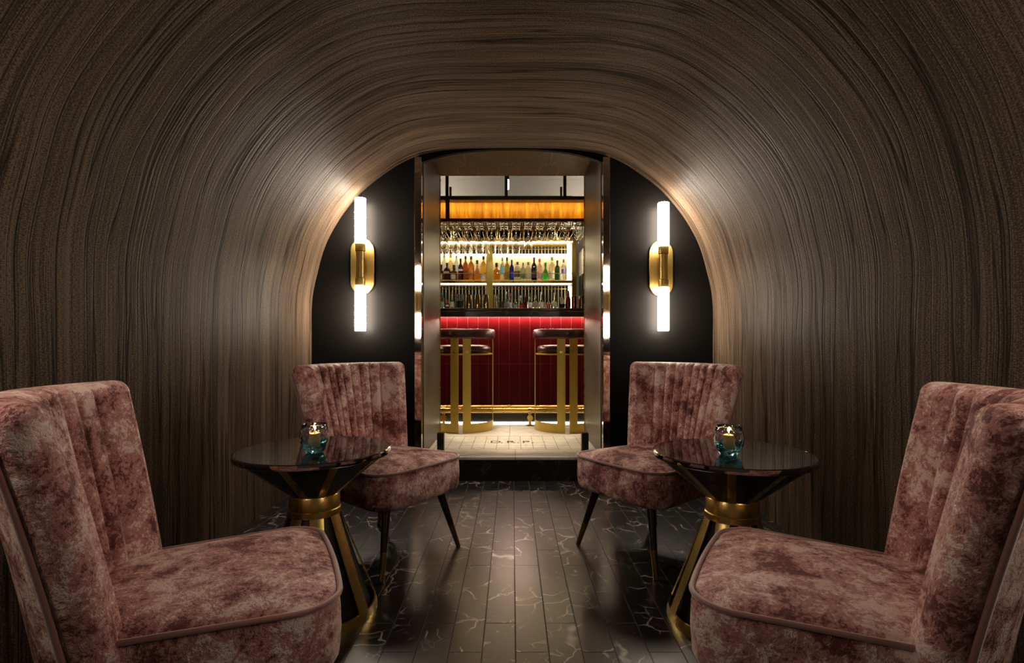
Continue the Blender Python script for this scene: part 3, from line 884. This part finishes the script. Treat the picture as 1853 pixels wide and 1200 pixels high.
ORD = ['first', 'second', 'third', 'fourth', 'fifth', 'sixth', 'seventh', 'eighth', 'ninth', 'tenth', 'eleventh', 'twelfth', 'thirteenth', 'fourteenth', 'fifteenth', 'sixteenth', 'seventeenth', 'eighteenth', 'nineteenth', 'twentieth']
gx = [801 - 22.5, 801, 822, 844.5, 866, 889, 912, 934, 956.5, 977.5, 1000, 1022, 1044, 1066]
YG = 5.30
zrail = PZ(422.5, YG)                 # bottom of the hooks
zfoot = PZ(404, YG)
gaps = [(a + b) / 2 for a, b in zip(gx, gx[1:])]
for gi, xp in enumerate(gaps):
    xw = PX(xp, YG); x = 0.0
    rack = thing('glass_hanger', 'looped brass wire hanger of the glass rack, %s from the left' % ORD[gi], 'glass hanger', (xw, 0, 0), 0, 'wire hangers of the glass rack')
    m = M()
    for s in (-1, 1):
        h = 0.019 * s
        m.tube([(x + h * 0.55, YG - 0.05, zb0 - 0.0008), (x + h * 0.55, YG - 0.05, zrail + 0.045), (x + h, YG - 0.05, zrail + 0.012), (x + h, YG - 0.05, zrail + 0.004), (x + h, YG - 0.03, zrail), (x + h, YG + 0.34, zrail)], 0.0035, 8)
    m.tube([(x - 0.0104, YG + 0.33, zb0 - 0.0008), (x - 0.0104, YG + 0.33, zrail + 0.04), (x - 0.019, YG + 0.33, zrail)], 0.003, 6)
    m.tube([(x + 0.0104, YG + 0.33, zb0 - 0.0008), (x + 0.0104, YG + 0.33, zrail + 0.04), (x + 0.019, YG + 0.33, zrail)], 0.003, 6)
    m.tube([(x - 0.019, YG + 0.34, zrail), (x + 0.019, YG + 0.34, zrail)], 0.0035, 8)
    m.build('wire', MAT['brass_s'], rack)
    fl = M()
    for h in (-0.026, 0.026):
        fl.tube([(x + h, YG - 0.045, zfoot - 0.005), (x + h, YG + 0.30, zfoot - 0.005)], 0.0025, 8)
    for yy in (YG - 0.04, YG + 0.29):
        fl.tube([(x - 0.026, yy, zfoot - 0.005), (x + 0.026, yy, zfoot - 0.005)], 0.0025, 8)
    fl.build('foot_rest', MAT['brass_s'], rack)
cross = thing('rack_bar', 'long thin brass bar across the front of the glass hangers', 'bar', (0, 0, 0))
M().tube([(-0.95, YG - 0.062, PZ(411, YG)), (0.95, YG - 0.05, PZ(411, YG))], 0.004, 8).build('cross_bar', MAT['brass_s'], cross)

def stem_prof(kind):
    # from the foot (top, z=0) down to the rim; thin double wall
    if kind == 'flute': bw, bl, st, rim = 0.038, 0.20, 0.095, 0.028
    elif kind == 'wine': bw, bl, st, rim = 0.045, 0.160, 0.105, 0.034
    elif kind == 'martini': bw, bl, st, rim = 0.050, 0.100, 0.115, 0.050
    else: bw, bl, st, rim = 0.050, 0.055, 0.105, 0.050
    o = [(0.0, 0.0), (0.034, 0.0), (0.034, -0.002), (0.008, -0.006), (0.0042, -0.016), (0.0042, -st + 0.01)]
    inn = []
    N_ = 8
    for i in range(N_ + 1):
        q = i / N_
        if kind == 'martini': r = 0.006 + (rim - 0.006) * q ** 0.9
        elif kind == 'coupe': r = 0.006 + (rim - 0.006) * math.sin(q * PI / 2) ** 0.7
        else:
            r = bw * math.sin(min(1.0, q * 1.6) * PI / 2) ** 0.75 if q < 0.62 else bw + (rim - bw) * ((q - 0.62) / 0.38) ** 1.3
            r = max(r, 0.006)
        z = -st - bl * q
        o.append((r, z)); inn.append((max(r - 0.0016, 0.001), z - (0.004 if i == 0 else 0.0)))
    return o + inn[::-1] + [(0.0, -st - 0.004)]
kinds = ['wine', 'flute', 'flute', 'wine', 'wine', 'wine', 'wine', 'martini', 'coupe', 'coupe', 'coupe', 'coupe']
KN = {'wine': 'wine glass', 'flute': 'flute glass', 'martini': 'cone-shaped cocktail glass', 'coupe': 'coupe glass'}
meshes = {}
for k in set(kinds):
    o = M().lathe(stem_prof(k), n=24).build('hanging_glass', MAT['wineglass'], smooth=50); meshes[k] = o.data; bpy.data.objects.remove(o)
for i, (xp, kd) in enumerate(zip(gx[1:13], kinds)):
    for r in range(3):
        o = link('hanging_glass', meshes[kd]); o.location = (PX(xp, YG), YG + 0.0 + 0.115 * r, zfoot + 0.0)
        if r == 0: lb = 'upside-down %s, %s from the left at the front of the hanging rack' % (KN[kd], ORD[i])
        elif r == 1: lb = 'upside-down %s hanging behind the %s front glass from the left' % (KN[kd], ORD[i])
        else: lb = 'upside-down %s at the very back of the %s hanging row from the left' % (KN[kd], ORD[i])
        tag(o, lb, 'glass', 'glasses hanging in the rack')

# ------------------------------------------------------------------ back bar shelving
sh = thing('back_bar_shelf', 'brass framed lit shelving of bottles behind the bar', 'shelving', (0, 0, 0))
YS = 6.10
zs_top = PZ(507, YS); zs_bot = PZ(512.5, YS)
xl, xr = -1.45, PX(1043, YS)
M().box(xl, xr, YS, YS + 0.42, zs_bot, zs_top, 0.003, 1).build('shelf', MAT['brass_s'], sh)
z1a, z1b = PZ(436.5, YS), PZ(430, YS)
M().box(xl, xr, YS, YS + 0.42, z1a, z1b, 0.003, 1).build('shelf', MAT['brass_s'], sh)
M().box(xl, xr, YS, YS + 0.42, 1.22, 1.25).build('shelf', MAT['brass_s'], sh, smooth=0)
for xa, xb_ in ((880, 892), (1035, 1043)):
    M().box(PX(xa, YS - 0.02), PX(xb_, YS - 0.02), YS - 0.02, YS, ZB + 0.7, z1b if xa > 1000 else PZ(445, YS), 0.002, 1).build('post', MAT['brass_stool'], sh)
M().box(xl, xr, YS + 0.42, YS + 0.44, zs_top, PZ(462, YS + 0.42)).build('back_panel', MAT['creamwood'], sh, smooth=0, label='pale wood panel lit from above')
M().box(xl, xr, YS + 0.42, YS + 0.44, PZ(462, YS + 0.42), z1a).build('back_panel', MAT['smoke'], sh, smooth=0, label='dark mirror strip under the top shelf')
M().box(xl, xr, YS + 0.42, YS + 0.44, 1.25, zs_bot).build('back_panel', MAT['smoke'], sh, smooth=0, label='dark mirror panel of the lower bay')
z3 = PZ(415, YS)
M().box(xl, xr, YS, YS + 0.42, z3 - 0.018, z3, 0.002, 1).build('shelf', MAT['brass_s'], sh)
M().box(xl, xr, YS + 0.10, YS + 0.12, z1b, z3 - 0.018).build('back_panel', MAT['smoke'], sh, smooth=0, label='dark panel below the uppermost shelf')
M().box(xl, xr, YS + 0.42, YS + 0.44, z1b, 2.85).build('back_panel', MAT['bar_wall'], sh, smooth=0, label='dark panel behind the uppermost shelf')
M().box(xl, PX(1034, YS), YS + 0.38, YS + 0.40, z3 + 0.0005, z3 + 0.014).build('light_strip', MAT['led'], sh, smooth=0)  # unseen strip, added to brighten the uppermost shelf
for y0, za, zb_ in ((YS + 0.02, z1a - 0.015, z1a - 0.001), (YS + 0.37, PZ(464, YS + .4), PZ(460.5, YS + .4)), (YS + 0.02, zs_bot - 0.016, zs_bot - 0.001)):
    M().box(xl, PX(1034, YS), y0, y0 + 0.02, za, zb_).build('light_strip', MAT['led'], sh, smooth=0)
M().box(PX(1027, YS), PX(1034.5, YS), YS + 0.03, YS + 0.05, zs_top + 0.001, z1a - 0.03).build('light_strip', MAT['led'], sh, smooth=0)
M().box(PX(1029, YS), PX(1034.5, YS), YS + 0.03, YS + 0.05, 1.26, zs_bot - 0.03).build('light_strip', MAT['led'], sh, smooth=0)
for za, zb_ in ((zs_top + 0.001, z1a - 0.001), (1.2505, zs_bot - 0.001)):
    m = M(); x = xl + 0.03
    while x < PX(1030, YS):
        m.tube([(x, YS + 0.33, za), (x, YS + 0.33, zb_)], 0.0032, 6); x += 0.0405
    m.build('rod_screen', MAT['rod'], sh)
for y_, zz in ((YS + 0.31, PZ(451, YS + 0.31)), (YS - 0.005, PZ(495, YS)), (YS + 0.31, PZ(523, YS + .31))):
    M().tube([(xl, y_, zz), (xr if y_ < YS + .1 else PX(1030, YS), y_, zz)], 0.0045, 8).build('guard_rail', MAT['brass_s'], sh)

cab = thing('steel_cabinet', 'pale steel cabinet beside the right end of the lit shelving', 'cabinet', (0.97, 6.3, 0))
M().box(-0.14, 0.30, -0.1, 0.25, 1.84, 2.14, 0.004, 1).build('body', MAT['steel'], cab)
for z in (1.93, 1.99, 2.05):
    M().box(-0.135, 0.295, -0.108, -0.1, z, z + 0.012, 0.002, 1).build('louvre', MAT['brass_dk'], cab)
M().box(-0.14, 0.30, -0.1, 0.25, ZB, 1.84).build('plinth', MAT['kick'], cab, smooth=0)

# ------------------------------------------------------------------ bottles
GL = {
 'rum': glass('dark_rum_glass', (0.10, 0.03, 0.012)), 'amber': glass('amber_spirit_glass', (0.85, 0.36, 0.05)), 'red_amber': glass('red_amber_glass', (0.50, 0.13, 0.03)),
 'yellow': glass('golden_spirit_glass', (0.95, 0.66, 0.12)), 'clear': glass('clear_bottle_glass', (0.95, 0.97, 0.96)), 'olive': glass('olive_bottle_glass', (0.42, 0.36, 0.06)),
 'blue': glass('cobalt_bottle_glass', (0.02, 0.05, 0.75)), 'pale': glass('pale_green_glass', (0.72, 0.88, 0.78)), 'black': plain('black_bottle_glass', (0.012, 0.010, 0.016), 0.12),
 'pink': glass('pink_spirit_glass', (0.95, 0.72, 0.66)), 'green': glass('bright_green_glass', (0.10, 0.78, 0.10)), 'dkgreen': glass('dark_green_glass', (0.02, 0.13, 0.05)),
 'straw': glass('straw_spirit_glass', (0.95, 0.92, 0.66)), 'red': glass('red_spirit_glass', (0.80, 0.05, 0.04)), 'jar_gold': plain('gold_decanter', (0.55, 0.45, 0.14), 0.2), 'jar_green': plain('green_decanter', (0.22, 0.30, 0.12), 0.2), 'jar_grey': plain('grey_decanter', (0.5, 0.5, 0.46), 0.2),
 'cream': plain('cream_bottle', (0.80, 0.76, 0.60), 0.3)}
PC = {}
def colour(c):
    if c not in PC: PC[c] = plain('paint_%d' % len(PC), c, 0.45)
    return PC[c]
BLK = (0.015, 0.013, 0.012); WHT = (0.85, 0.83, 0.76); RED = (0.65, 0.03, 0.03); GLD = (0.6, 0.42, 0.1); NAV = (0.03, 0.04, 0.18); TEAL = (0.1, 0.5, 0.55); CRM = (0.8, 0.7, 0.5); DRK = (0.08, 0.06, 0.06)
def bottle(x, y, z, w, h, shape, g, cap, lab, label, group, seglab=(0.12, 0.42), name='bottle'):
    t = thing(name, label, 'bottle', (x, y, z), random.uniform(0, 6), group)
    r = w / 2
    sq = {'square': 4}.get(shape)
    if shape == 'tall':     pr = [(0, 0), (r * 0.92, 0), (r, 0.02 * h), (r, 0.60 * h), (r * 0.85, 0.68 * h), (r * 0.42, 0.76 * h), (r * 0.34, 0.80 * h), (r * 0.34, 0.90 * h), (0, 0.90 * h)]
    elif shape == 'broad':  pr = [(0, 0), (r * 0.95, 0), (r, 0.03 * h), (r * 0.98, 0.55 * h), (r * 0.85, 0.66 * h), (r * 0.35, 0.76 * h), (r * 0.27, 0.80 * h), (r * 0.27, 0.90 * h), (0, 0.90 * h)]
    elif shape == 'round':  pr = [(0, 0), (r * 0.75, 0), (r * 0.95, 0.06 * h), (r, 0.25 * h), (r * 0.9, 0.42 * h), (r * 0.5, 0.56 * h), (r * 0.28, 0.64 * h), (r * 0.28, 0.86 * h), (0, 0.86 * h)]
    elif shape == 'square': pr = [(0, 0), (r * 1.0, 0), (r * 1.08, 0.02 * h), (r * 1.08, 0.56 * h), (r * 0.9, 0.62 * h), (r * 0.36, 0.68 * h), (r * 0.33, 0.72 * h), (r * 0.33, 0.84 * h), (0, 0.84 * h)]
    else:                   pr = [(0, 0), (r * 0.9, 0), (r, 0.03 * h), (r * 0.95, 0.3 * h), (r * 0.5, 0.5 * h), (r * 0.33, 0.6 * h), (r * 0.28, 0.92 * h), (0, 0.92 * h)]
    body = M()
    if sq:
        k = 24; rings = []
        for rr, zz in pr[1:-1]:
            e = 0.28 if rr > r * 0.6 else 1.0
            rg = []
            for i in range(k):
                a = 2 * PI * i / k; ca, sa = math.cos(a), math.sin(a)
                q = (abs(ca) ** (2 / (1 if e == 1 else 1)) + abs(sa) ** 2) if e == 1 else (ca ** 6 + sa ** 6) ** (1 / 6)
                s_ = 1.0 if e == 1 else 0.92 / q
                rg.append((rr * ca * s_, rr * sa * s_, zz))
            rings.append(rg)
        body.loft(rings); t.rotation_euler = (0, 0, random.uniform(-0.15, 0.15))
    else:
        body.lathe(pr, n=20)
    body.build('body', GL[g], t, smooth=40)
    zc = pr[-1][1]; rc = pr[-2][0]
    M().lathe([(0, zc - 0.012), (rc * 1.15, zc - 0.012), (rc * 1.2, zc - 0.01), (rc * 1.2, h * 0.995), (rc * 1.05, h), (0, h)], n=14).build('cap', colour(cap), t)
    if lab:
        a, b = seglab
        if sq:
            M().box(-r * 0.62, r * 0.62, -r * 1.02, -r * 1.005, a * h, b * h).build('label', colour(lab), t, smooth=0)
        else:
            t.rotation_euler = (0, 0, random.uniform(-0.3, 0.3))
            rr = r * 1.012
            M().lathe([(rr, a * h), (rr, b * h)], n=12, a0=-PI / 2 - 0.95, a1=-PI / 2 + 0.95).build('label', colour(lab), t)
    return t
YB = 6.20
SG = 'bottles on the lit shelf behind the bar'
SBN = [0]
def sb(xp, top, wpx, shape, g, cap, lab, label, dy=None, **kw):
    SBN[0] += 1
    d = YS + 0.06 + (0.098 if SBN[0] % 2 else 0.0) if dy is None else YS + dy
    wpx = min(wpx, 13)
    bottle(PX(xp, d), d, zs_top + 0.0006, wpx / F * d, PZ(top, d) - zs_top, shape, g, cap, lab, label, SG, **kw)
sb(798.5, 479, 10, 'square', 'rum', BLK, CRM, 'dark rum bottle half hidden by the left doorway panel')
sb(809, 476, 13, 'broad', 'rum', BLK, WHT, 'dark rum bottle with a white label, leftmost full bottle on the lit shelf', seglab=(0.36, 0.5))
sb(821.5, 480, 15, 'square', 'rum', BLK, CRM, 'squat dark bottle with a wide pale label on the lit shelf')
sb(833.5, 468, 9.5, 'tall', 'rum', BLK, WHT, 'tall dark bottle with a white band, right of the squat dark bottle', seglab=(0.42, 0.52))
sb(842.5, 463, 10.5, 'tall', 'red_amber', BLK, (0.3, 0.08, 0.02), 'tall reddish amber bottle among the whiskies on the lit shelf')
sb(852.5, 463.5, 11, 'tall', 'amber', BLK, (0.75, 0.3, 0.06), 'tall orange whisky bottle with a black cap on the lit shelf')
sb(863.5, 471, 14, 'round', 'amber', BLK, None, 'round-bellied orange decanter bottle on the lit shelf')
sb(875, 463.5, 11, 'tall', 'yellow', BLK, WHT, 'golden yellow bottle next to the middle brass post', seglab=(0.05, 0.25))
sb(898.5, 476, 12.5, 'square', 'amber', BLK, None, 'squat amber bottle with black stopper right of the brass post')
sb(909, 466.5, 8.5, 'tall', 'clear', TEAL, (0.25, 0.72, 0.85), 'clear bottle with a sky blue label on the lit shelf', seglab=(0.28, 0.62))
sb(917.5, 466, 9.5, 'tall', 'olive', DRK, (0.35, 0.22, 0.08), 'olive green bottle with a brown label on the lit shelf')
sb(926, 470.5, 8, 'tall', 'blue', NAV, (0.05, 0.10, 0.75), 'cobalt blue bottle on the lit shelf')
sb(936.5, 474, 13.5, 'broad', 'pale', DRK, (0.06, 0.07, 0.07), 'wide pale green bottle with a dark label beside the cobalt bottle', seglab=(0.22, 0.52))
sb(946.5, 475.5, 9.5, 'broad', 'pale', (0.15, 0.25, 0.12), (0.35, 0.42, 0.25), 'narrow pale green bottle between the two wide ones')
sb(956, 474.5, 13, 'broad', 'pale', (0.15, 0.2, 0.12), CRM, 'wide pale green bottle with a cream label beside the black bottle')
b_ = sb(966.5, 466, 10, 'tall', 'black', (0.12, 0.06, 0.22), DRK, 'black bottle with a violet neck on the lit shelf')
sb(976.5, 468.5, 10, 'tall', 'pink', RED, (0.75, 0.5, 0.45), 'pale pink bottle with a red cap on the lit shelf')
sb(987, 475.5, 12.5, 'round', 'green', (0.03, 0.2, 0.03), None, 'bright green bottle on the lit shelf')
sb(999, 465.5, 11, 'tall', 'straw', (0.2, 0.3, 0.05), CRM, 'straw-coloured bottle beside the bright green one')
sb(1008.5, 471.5, 9.5, 'tall', 'dkgreen', BLK, None, 'dark green wine-shaped bottle on the lit shelf')
sb(1020, 469.5, 10.5, 'broad', 'clear', (0.03, 0.03, 0.07), (0.07, 0.06, 0.2), 'clear bottle with a navy label, last on the right of the lit shelf', seglab=(0.34, 0.56))
for xp, g_, lb in ((804, 'cream', 'tall cream bottle in the back row, leftmost of three'), (815.5, 'straw', 'tall pale bottle in the back row, middle of three'), (826, 'cream', 'tall cream bottle in the back row, rightmost of three')):
    sb(xp, 459.5, 10.5, 'tall', g_, GLD, WHT, lb + ' on the lit shelf', dy=0.262)

CG = 'things standing along the bar counter top'
ZC = 1.3674
CBN = [0]
def cb(xp, top, wpx, shape, g, cap, lab, label, y=None, **kw):
    CBN[0] += 1
    y = y or (5.40 if CBN[0] % 2 else 5.475)
    bottle(PX(xp, y), y, ZC + 0.0004, wpx / F * y, PZ(top, y) - ZC, shape, g, cap, lab, label, 'bottles on the bar counter', **kw)
cb(800.5, 530, 8, 'tall', 'clear', TEAL, (0.5, 0.75, 0.7), 'clear bottle with a teal label at the left end of the counter row')
cb(809.5, 543, 8.5, 'square', 'red_amber', RED, WHT, 'short amber bottle with a red cap on the bar counter', seglab=(0.3, 0.5))
cb(817.5, 529, 8, 'cone', 'clear', DRK, CRM, 'clear long-necked bottle with a dark cap on the bar counter')
cb(824.5, 530, 7, 'cone', 'clear', RED, None, 'clear bottle with a round red stopper beside the glass jug')
cb(916, 528, 9, 'cone', 'clear', WHT, (0.25, 0.25, 0.25), 'clear long-necked bottle with a white cap on the bar counter')
cb(923.5, 531, 8.5, 'cone', 'clear', RED, (0.7, 0.7, 0.7), 'clear bottle with a tall red neck on the bar counter')
cb(932.5, 542, 8, 'broad', 'clear', (0.6, 0.45, 0.15), (0.3, 0.42, 0.6), 'small clear bottle with a bluish label on the bar counter')
cb(942, 535, 8.5, 'cone', 'clear', WHT, RED, 'clear bottle with a red label near its foot', seglab=(0.04, 0.28))
cb(950.5, 534, 8, 'cone', 'red', RED, None, 'red bottle on the bar counter')
cb(959, 531, 11, 'round', 'clear', DRK, WHT, 'round clear bottle with a dark cap on the bar counter')
cb(968.5, 535, 11, 'round', 'straw', GLD, (0.35, 0.33, 0.2), 'straw-coloured round bottle with a gold cap on the bar counter')
cb(979.5, 528.5, 10.5, 'cone', 'straw', WHT, CRM, 'tall straw-coloured bottle with a white cap on the bar counter')
cb(1003.5, 530, 10.5, 'cone', 'straw', CRM, (0.7, 0.68, 0.4), 'straw-coloured bottle with a cream cap left of the black pot')

def simple(name, label, cat, xp, y, group=None):
    return thing(name, label, cat, (PX(xp, y), y, ZC + 0.0004), 0, group)
for i, xp in enumerate((848.5, 864, 879.5)):
    y = 5.38; h = PZ(533.5, y) - ZC; r = 5.9 / F * y
    t = simple('cocktail_shaker', ('brass two-piece shaker, leftmost of three on the bar counter', 'brass two-piece shaker, middle of three on the bar counter', 'brass two-piece shaker, rightmost of three on the bar counter')[i], 'cocktail shaker', xp, y, 'brass shakers on the bar counter')
    M().lathe([(0, 0), (r * 0.98, 0), (r, 0.004), (r * 0.86, 0.6 * h), (r * 0.82, 0.68 * h), (0, 0.68 * h)], n=28).build('tin', MAT['shaker'], t)
    M().lathe([(r * 0.84, 0.66 * h), (r * 0.86, 0.665 * h), (r * 0.75, 0.90 * h), (r * 0.66, h), (0, h)], n=28).build('upper_tin', MAT['shaker'], t)
t = simple('glass_jug', 'clear glass jug of pale green fruit, left of the brass shakers', 'jug', 833, 5.40)
h = PZ(533, 5.4) - ZC; r = 7.5 / F * 5.4
M().lathe([(0, 0), (r * 0.8, 0), (r * 0.9, 0.01), (r, 0.4 * h), (r * 0.92, h), (r * 0.88, h), (r * 0.95, 0.4 * h), (r * 0.84, 0.012), (0, 0.012)], n=24).build('body', GL['clear'], t)
M().lathe([(0, 0.013), (r * 0.8, 0.014), (r * 0.92, 0.38 * h), (r * 0.88, 0.55 * h), (0, 0.6 * h)], n=20).build('fruit', colour((0.45, 0.55, 0.28)), t)
t = simple('mixing_glass', 'straight clear mixing glass right of the brass shakers', 'glass', 898.5, 5.40)
h = PZ(534, 5.4) - ZC; r = 5.3 / F * 5.4
M().lathe([(0, 0), (r, 0), (r, h), (r * 0.93, h), (r * 0.93, 0.012), (0, 0.012)], n=24).build('body', GL['clear'], t)
M().tube([(0.004, 0, 0.014), (-0.012, 0.0, h * 1.05)], 0.0022, 8).build('bar_spoon', MAT['brass_s'], t)
t = simple('jigger', 'small dark brass jigger between the mixing glass and the tall clear bottle', 'jigger', 907.5, 5.38)
M().lathe([(0.0, 0), (0.018, 0), (0.006, 0.035), (0.016, 0.075), (0.014, 0.075), (0.0, 0.045)], n=20).build('cup', MAT['brass_dk'], t)
t = simple('arched_ornament', 'small copper arched ornament on the bar counter', 'ornament', 992.5, 5.40)
o_ = [(0.026 * math.cos(a), 0.03 + 0.045 * math.sin(a)) for a in [PI * i / 16 for i in range(17)]]
i_ = [(0.015 * math.cos(a), 0.03 + 0.028 * math.sin(a)) for a in [PI * i / 16 for i in range(16, -1, -1)]]
M().prism([(0.026, 0.0)] + o_ + [(-0.026, 0.0), (-0.015, 0.0)] + i_[::1] + [(0.015, 0.0)], 'y', -0.012, 0.012).build('arch', MAT['copper'], t)
t = simple('black_pot', 'black pot of pale straws and sprigs at the right of the counter', 'pot', 1017.5, 5.38)
r = 5.2 / F * 5.38
M().lathe([(0, 0), (r * 0.88, 0), (r, 0.045), (r, 0.048), (r * 0.93, 0.048), (r * 0.85, 0.012), (0, 0.012)], n=24).build('pot', MAT['core'], t)
for k in range(9):
    a = random.uniform(0, 2 * PI); q = random.uniform(0.3, 0.9) * r * 0.75
    M().tube([(q * 0.6 * math.cos(a), q * 0.6 * math.sin(a), 0.013), (q * 1.5 * math.cos(a), q * 1.5 * math.sin(a), random.uniform(0.085, 0.125))], 0.003, 6).build('straw', colour((0.75, 0.66, 0.42)), t)
for xp, hp, lb in ((1028, 526, 'tall copper shaker left of the copper cup'), (1039, 537, 'copper cup at the right of the counter'), ):
    y = 5.39; h = PZ(hp, y) - ZC; r = 5 / F * y
    t = simple('copper_shaker' if hp < 530 else 'copper_cup', lb, 'shaker' if hp < 530 else 'cup', xp, y)
    if hp < 530:
        M().lathe([(0, 0), (r * 0.8, 0), (r, 0.04), (r * 0.9, 0.55 * h), (r * 0.55, 0.7 * h), (0, 0.72 * h)], n=24).build('tin', MAT['copper'], t)
        M().lathe([(0, 0.715 * h), (r * 0.55, 0.70 * h), (r * 0.45, 0.95 * h), (r * 0.3, h), (0, h)], n=20).build('cap', MAT['copper'], t)
    else:
        M().lathe([(0, 0), (r * 0.85, 0), (r, h * 0.5), (r * 0.95, h), (r * 0.9, h), (r * 0.9, 0.01), (0, 0.01)], n=24).build('cup', MAT['copper'], t)
        M().tube([(r, 0, h * 0.8), (r + 0.02, 0, h * 0.7), (r + 0.02, 0, h * 0.35), (r * 0.98, 0, h * 0.25)], 0.003, 8).build('handle', MAT['brass_s'], t)
t = simple('brass_canister', 'tall pale brass canister at the right end of the counter', 'canister', 1052.5, 5.39)
h = PZ(536, 5.39) - ZC; r = 5.2 / F * 5.39
M().lathe([(0, 0), (r, 0), (r, 0.85 * h), (r * 0.8, h), (0, h)], n=24).build('body', MAT['shaker'], t)
M().lathe([(0, h), (r * 0.3, h), (r * 0.35, h + 0.012), (0, h + 0.016)], n=16).build('knob', MAT['brass_s'], t)

# jars and bottles on the top shelf, behind the rack
TS = 'decanters on the top shelf behind the glass rack'
zt_ = z3 + 0.0006
tcols = ['jar_gold', 'cream', 'jar_grey', 'jar_green', 'cream', 'jar_grey', 'jar_green', 'jar_gold', 'jar_grey', 'jar_green', 'cream', 'jar_green', 'jar_gold']
for i, g_ in enumerate(tcols):
    xp = 806 + i * 18.6
    d = 6.22
    bottle(PX(xp, d), d, zt_, 0.085, 0.205, 'broad' if i % 2 else 'round', g_, [CRM, GLD, DRK][i % 3], [WHT, None, CRM][i % 3],
           'squat bottle on the top shelf behind the glass rack, %s from the left' % ORD[i], TS, name='decanter')

# ------------------------------------------------------------------ candle glow and unseen spots for the bar
def area(name, loc, rot, sx, sy, power, col):
    l = bpy.data.lights.new(name, 'AREA'); l.shape = 'RECTANGLE'; l.size = sx; l.size_y = sy; l.energy = power; l.color = col
    o = bpy.data.objects.new(name, l); COL.objects.link(o); o.location = loc; o.rotation_euler = rot
    return o
def spot(name, loc, target, power, col, ang=80, rad=0.05):
    l = bpy.data.lights.new(name, 'SPOT'); l.energy = power; l.color = col; l.spot_size = R_(ang); l.spot_blend = 0.5; l.shadow_soft_size = rad
    o = bpy.data.objects.new(name, l); COL.objects.link(o); o.location = loc
    o.rotation_euler = (Vector(target) - Vector(loc)).to_track_quat('-Z', 'Y').to_euler()
    return o
WARM = (1.0, 0.82, 0.58)
for x in (-0.8, -0.27, 0.27, 0.8):
    spot('bar_floor_fill', (x, 4.98, 3.25), (x * 0.8, 4.52, 0.2), 115, WARM, 36)  # unseen spots added to brighten the bar floor and stools
spot('bar_ceiling_wash', (-1.2, 6.7, 2.75), (-0.2, 6.9, 3.3), 25, (1.0, 0.9, 0.75), 150, 0.2)
spot('bar_ceiling_wash', (1.2, 6.7, 2.75), (0.2, 6.9, 3.3), 25, (1.0, 0.9, 0.75), 150, 0.2)
for x in (-0.62, -0.2, 0.22, 0.64):
    spot('counter_fill', (x, 5.14, 2.22), (x, 5.46, 1.42), 7, (1.0, 0.9, 0.72), 70, 0.02)  # added spots without fixtures, they lift the row on the counter
for x in (-0.7, -0.1, 0.5):
    spot('shelf_fill', (x, 5.32, 2.22), (x * 1.1, 6.1, 1.72), 9, (1.0, 0.9, 0.72), 85, 0.02)  # added fill that brightens the posts and bottle fronts
for p in ((PX(569, 1.90), 1.90, 0.705), (PX(1319, 1.855), 1.855, 0.705)):
    l = bpy.data.lights.new('candle_glow', 'POINT'); l.energy = 0.25; l.color = (1.0, 0.6, 0.25); l.shadow_soft_size = 0.008
    o = bpy.data.objects.new('candle_glow', l); COL.objects.link(o); o.location = p

w = bpy.data.worlds.new('dim_room'); sc.world = w; w.use_nodes = True
w.node_tree.nodes['Background'].inputs[0].default_value = (1.0, 0.84, 0.68, 1)
w.node_tree.nodes['Background'].inputs[1].default_value = 0.03

# ------------------------------------------------------------------ camera and view
cam = bpy.data.cameras.new('camera'); co = bpy.data.objects.new('camera', cam); COL.objects.link(co)
co.location = (0, 0, 1.0); co.rotation_euler = (PI / 2, 0, 0)
cam.sensor_width = 36.0; cam.lens = 36.0 * F / 1853.0
cam.shift_x = -(CX - 926.5) / 1853.0
cam.shift_y = (HZ - 600.0) / 1853.0
cam.clip_start = 0.02
sc.camera = co
sc.view_settings.view_transform = 'Standard'
sc.view_settings.look = 'None'
sc.view_settings.gamma = 1.0
sc.view_settings.use_curve_mapping = False
sc.view_settings.exposure = 0.35
cy = sc.cycles
cy.max_bounces = 18; cy.diffuse_bounces = 4; cy.glossy_bounces = 5; cy.transmission_bounces = 18; cy.transparent_max_bounces = 8
cy.caustics_reflective = False; cy.caustics_refractive = False
cy.sample_clamp_indirect = 6.0
cy.use_denoising = True
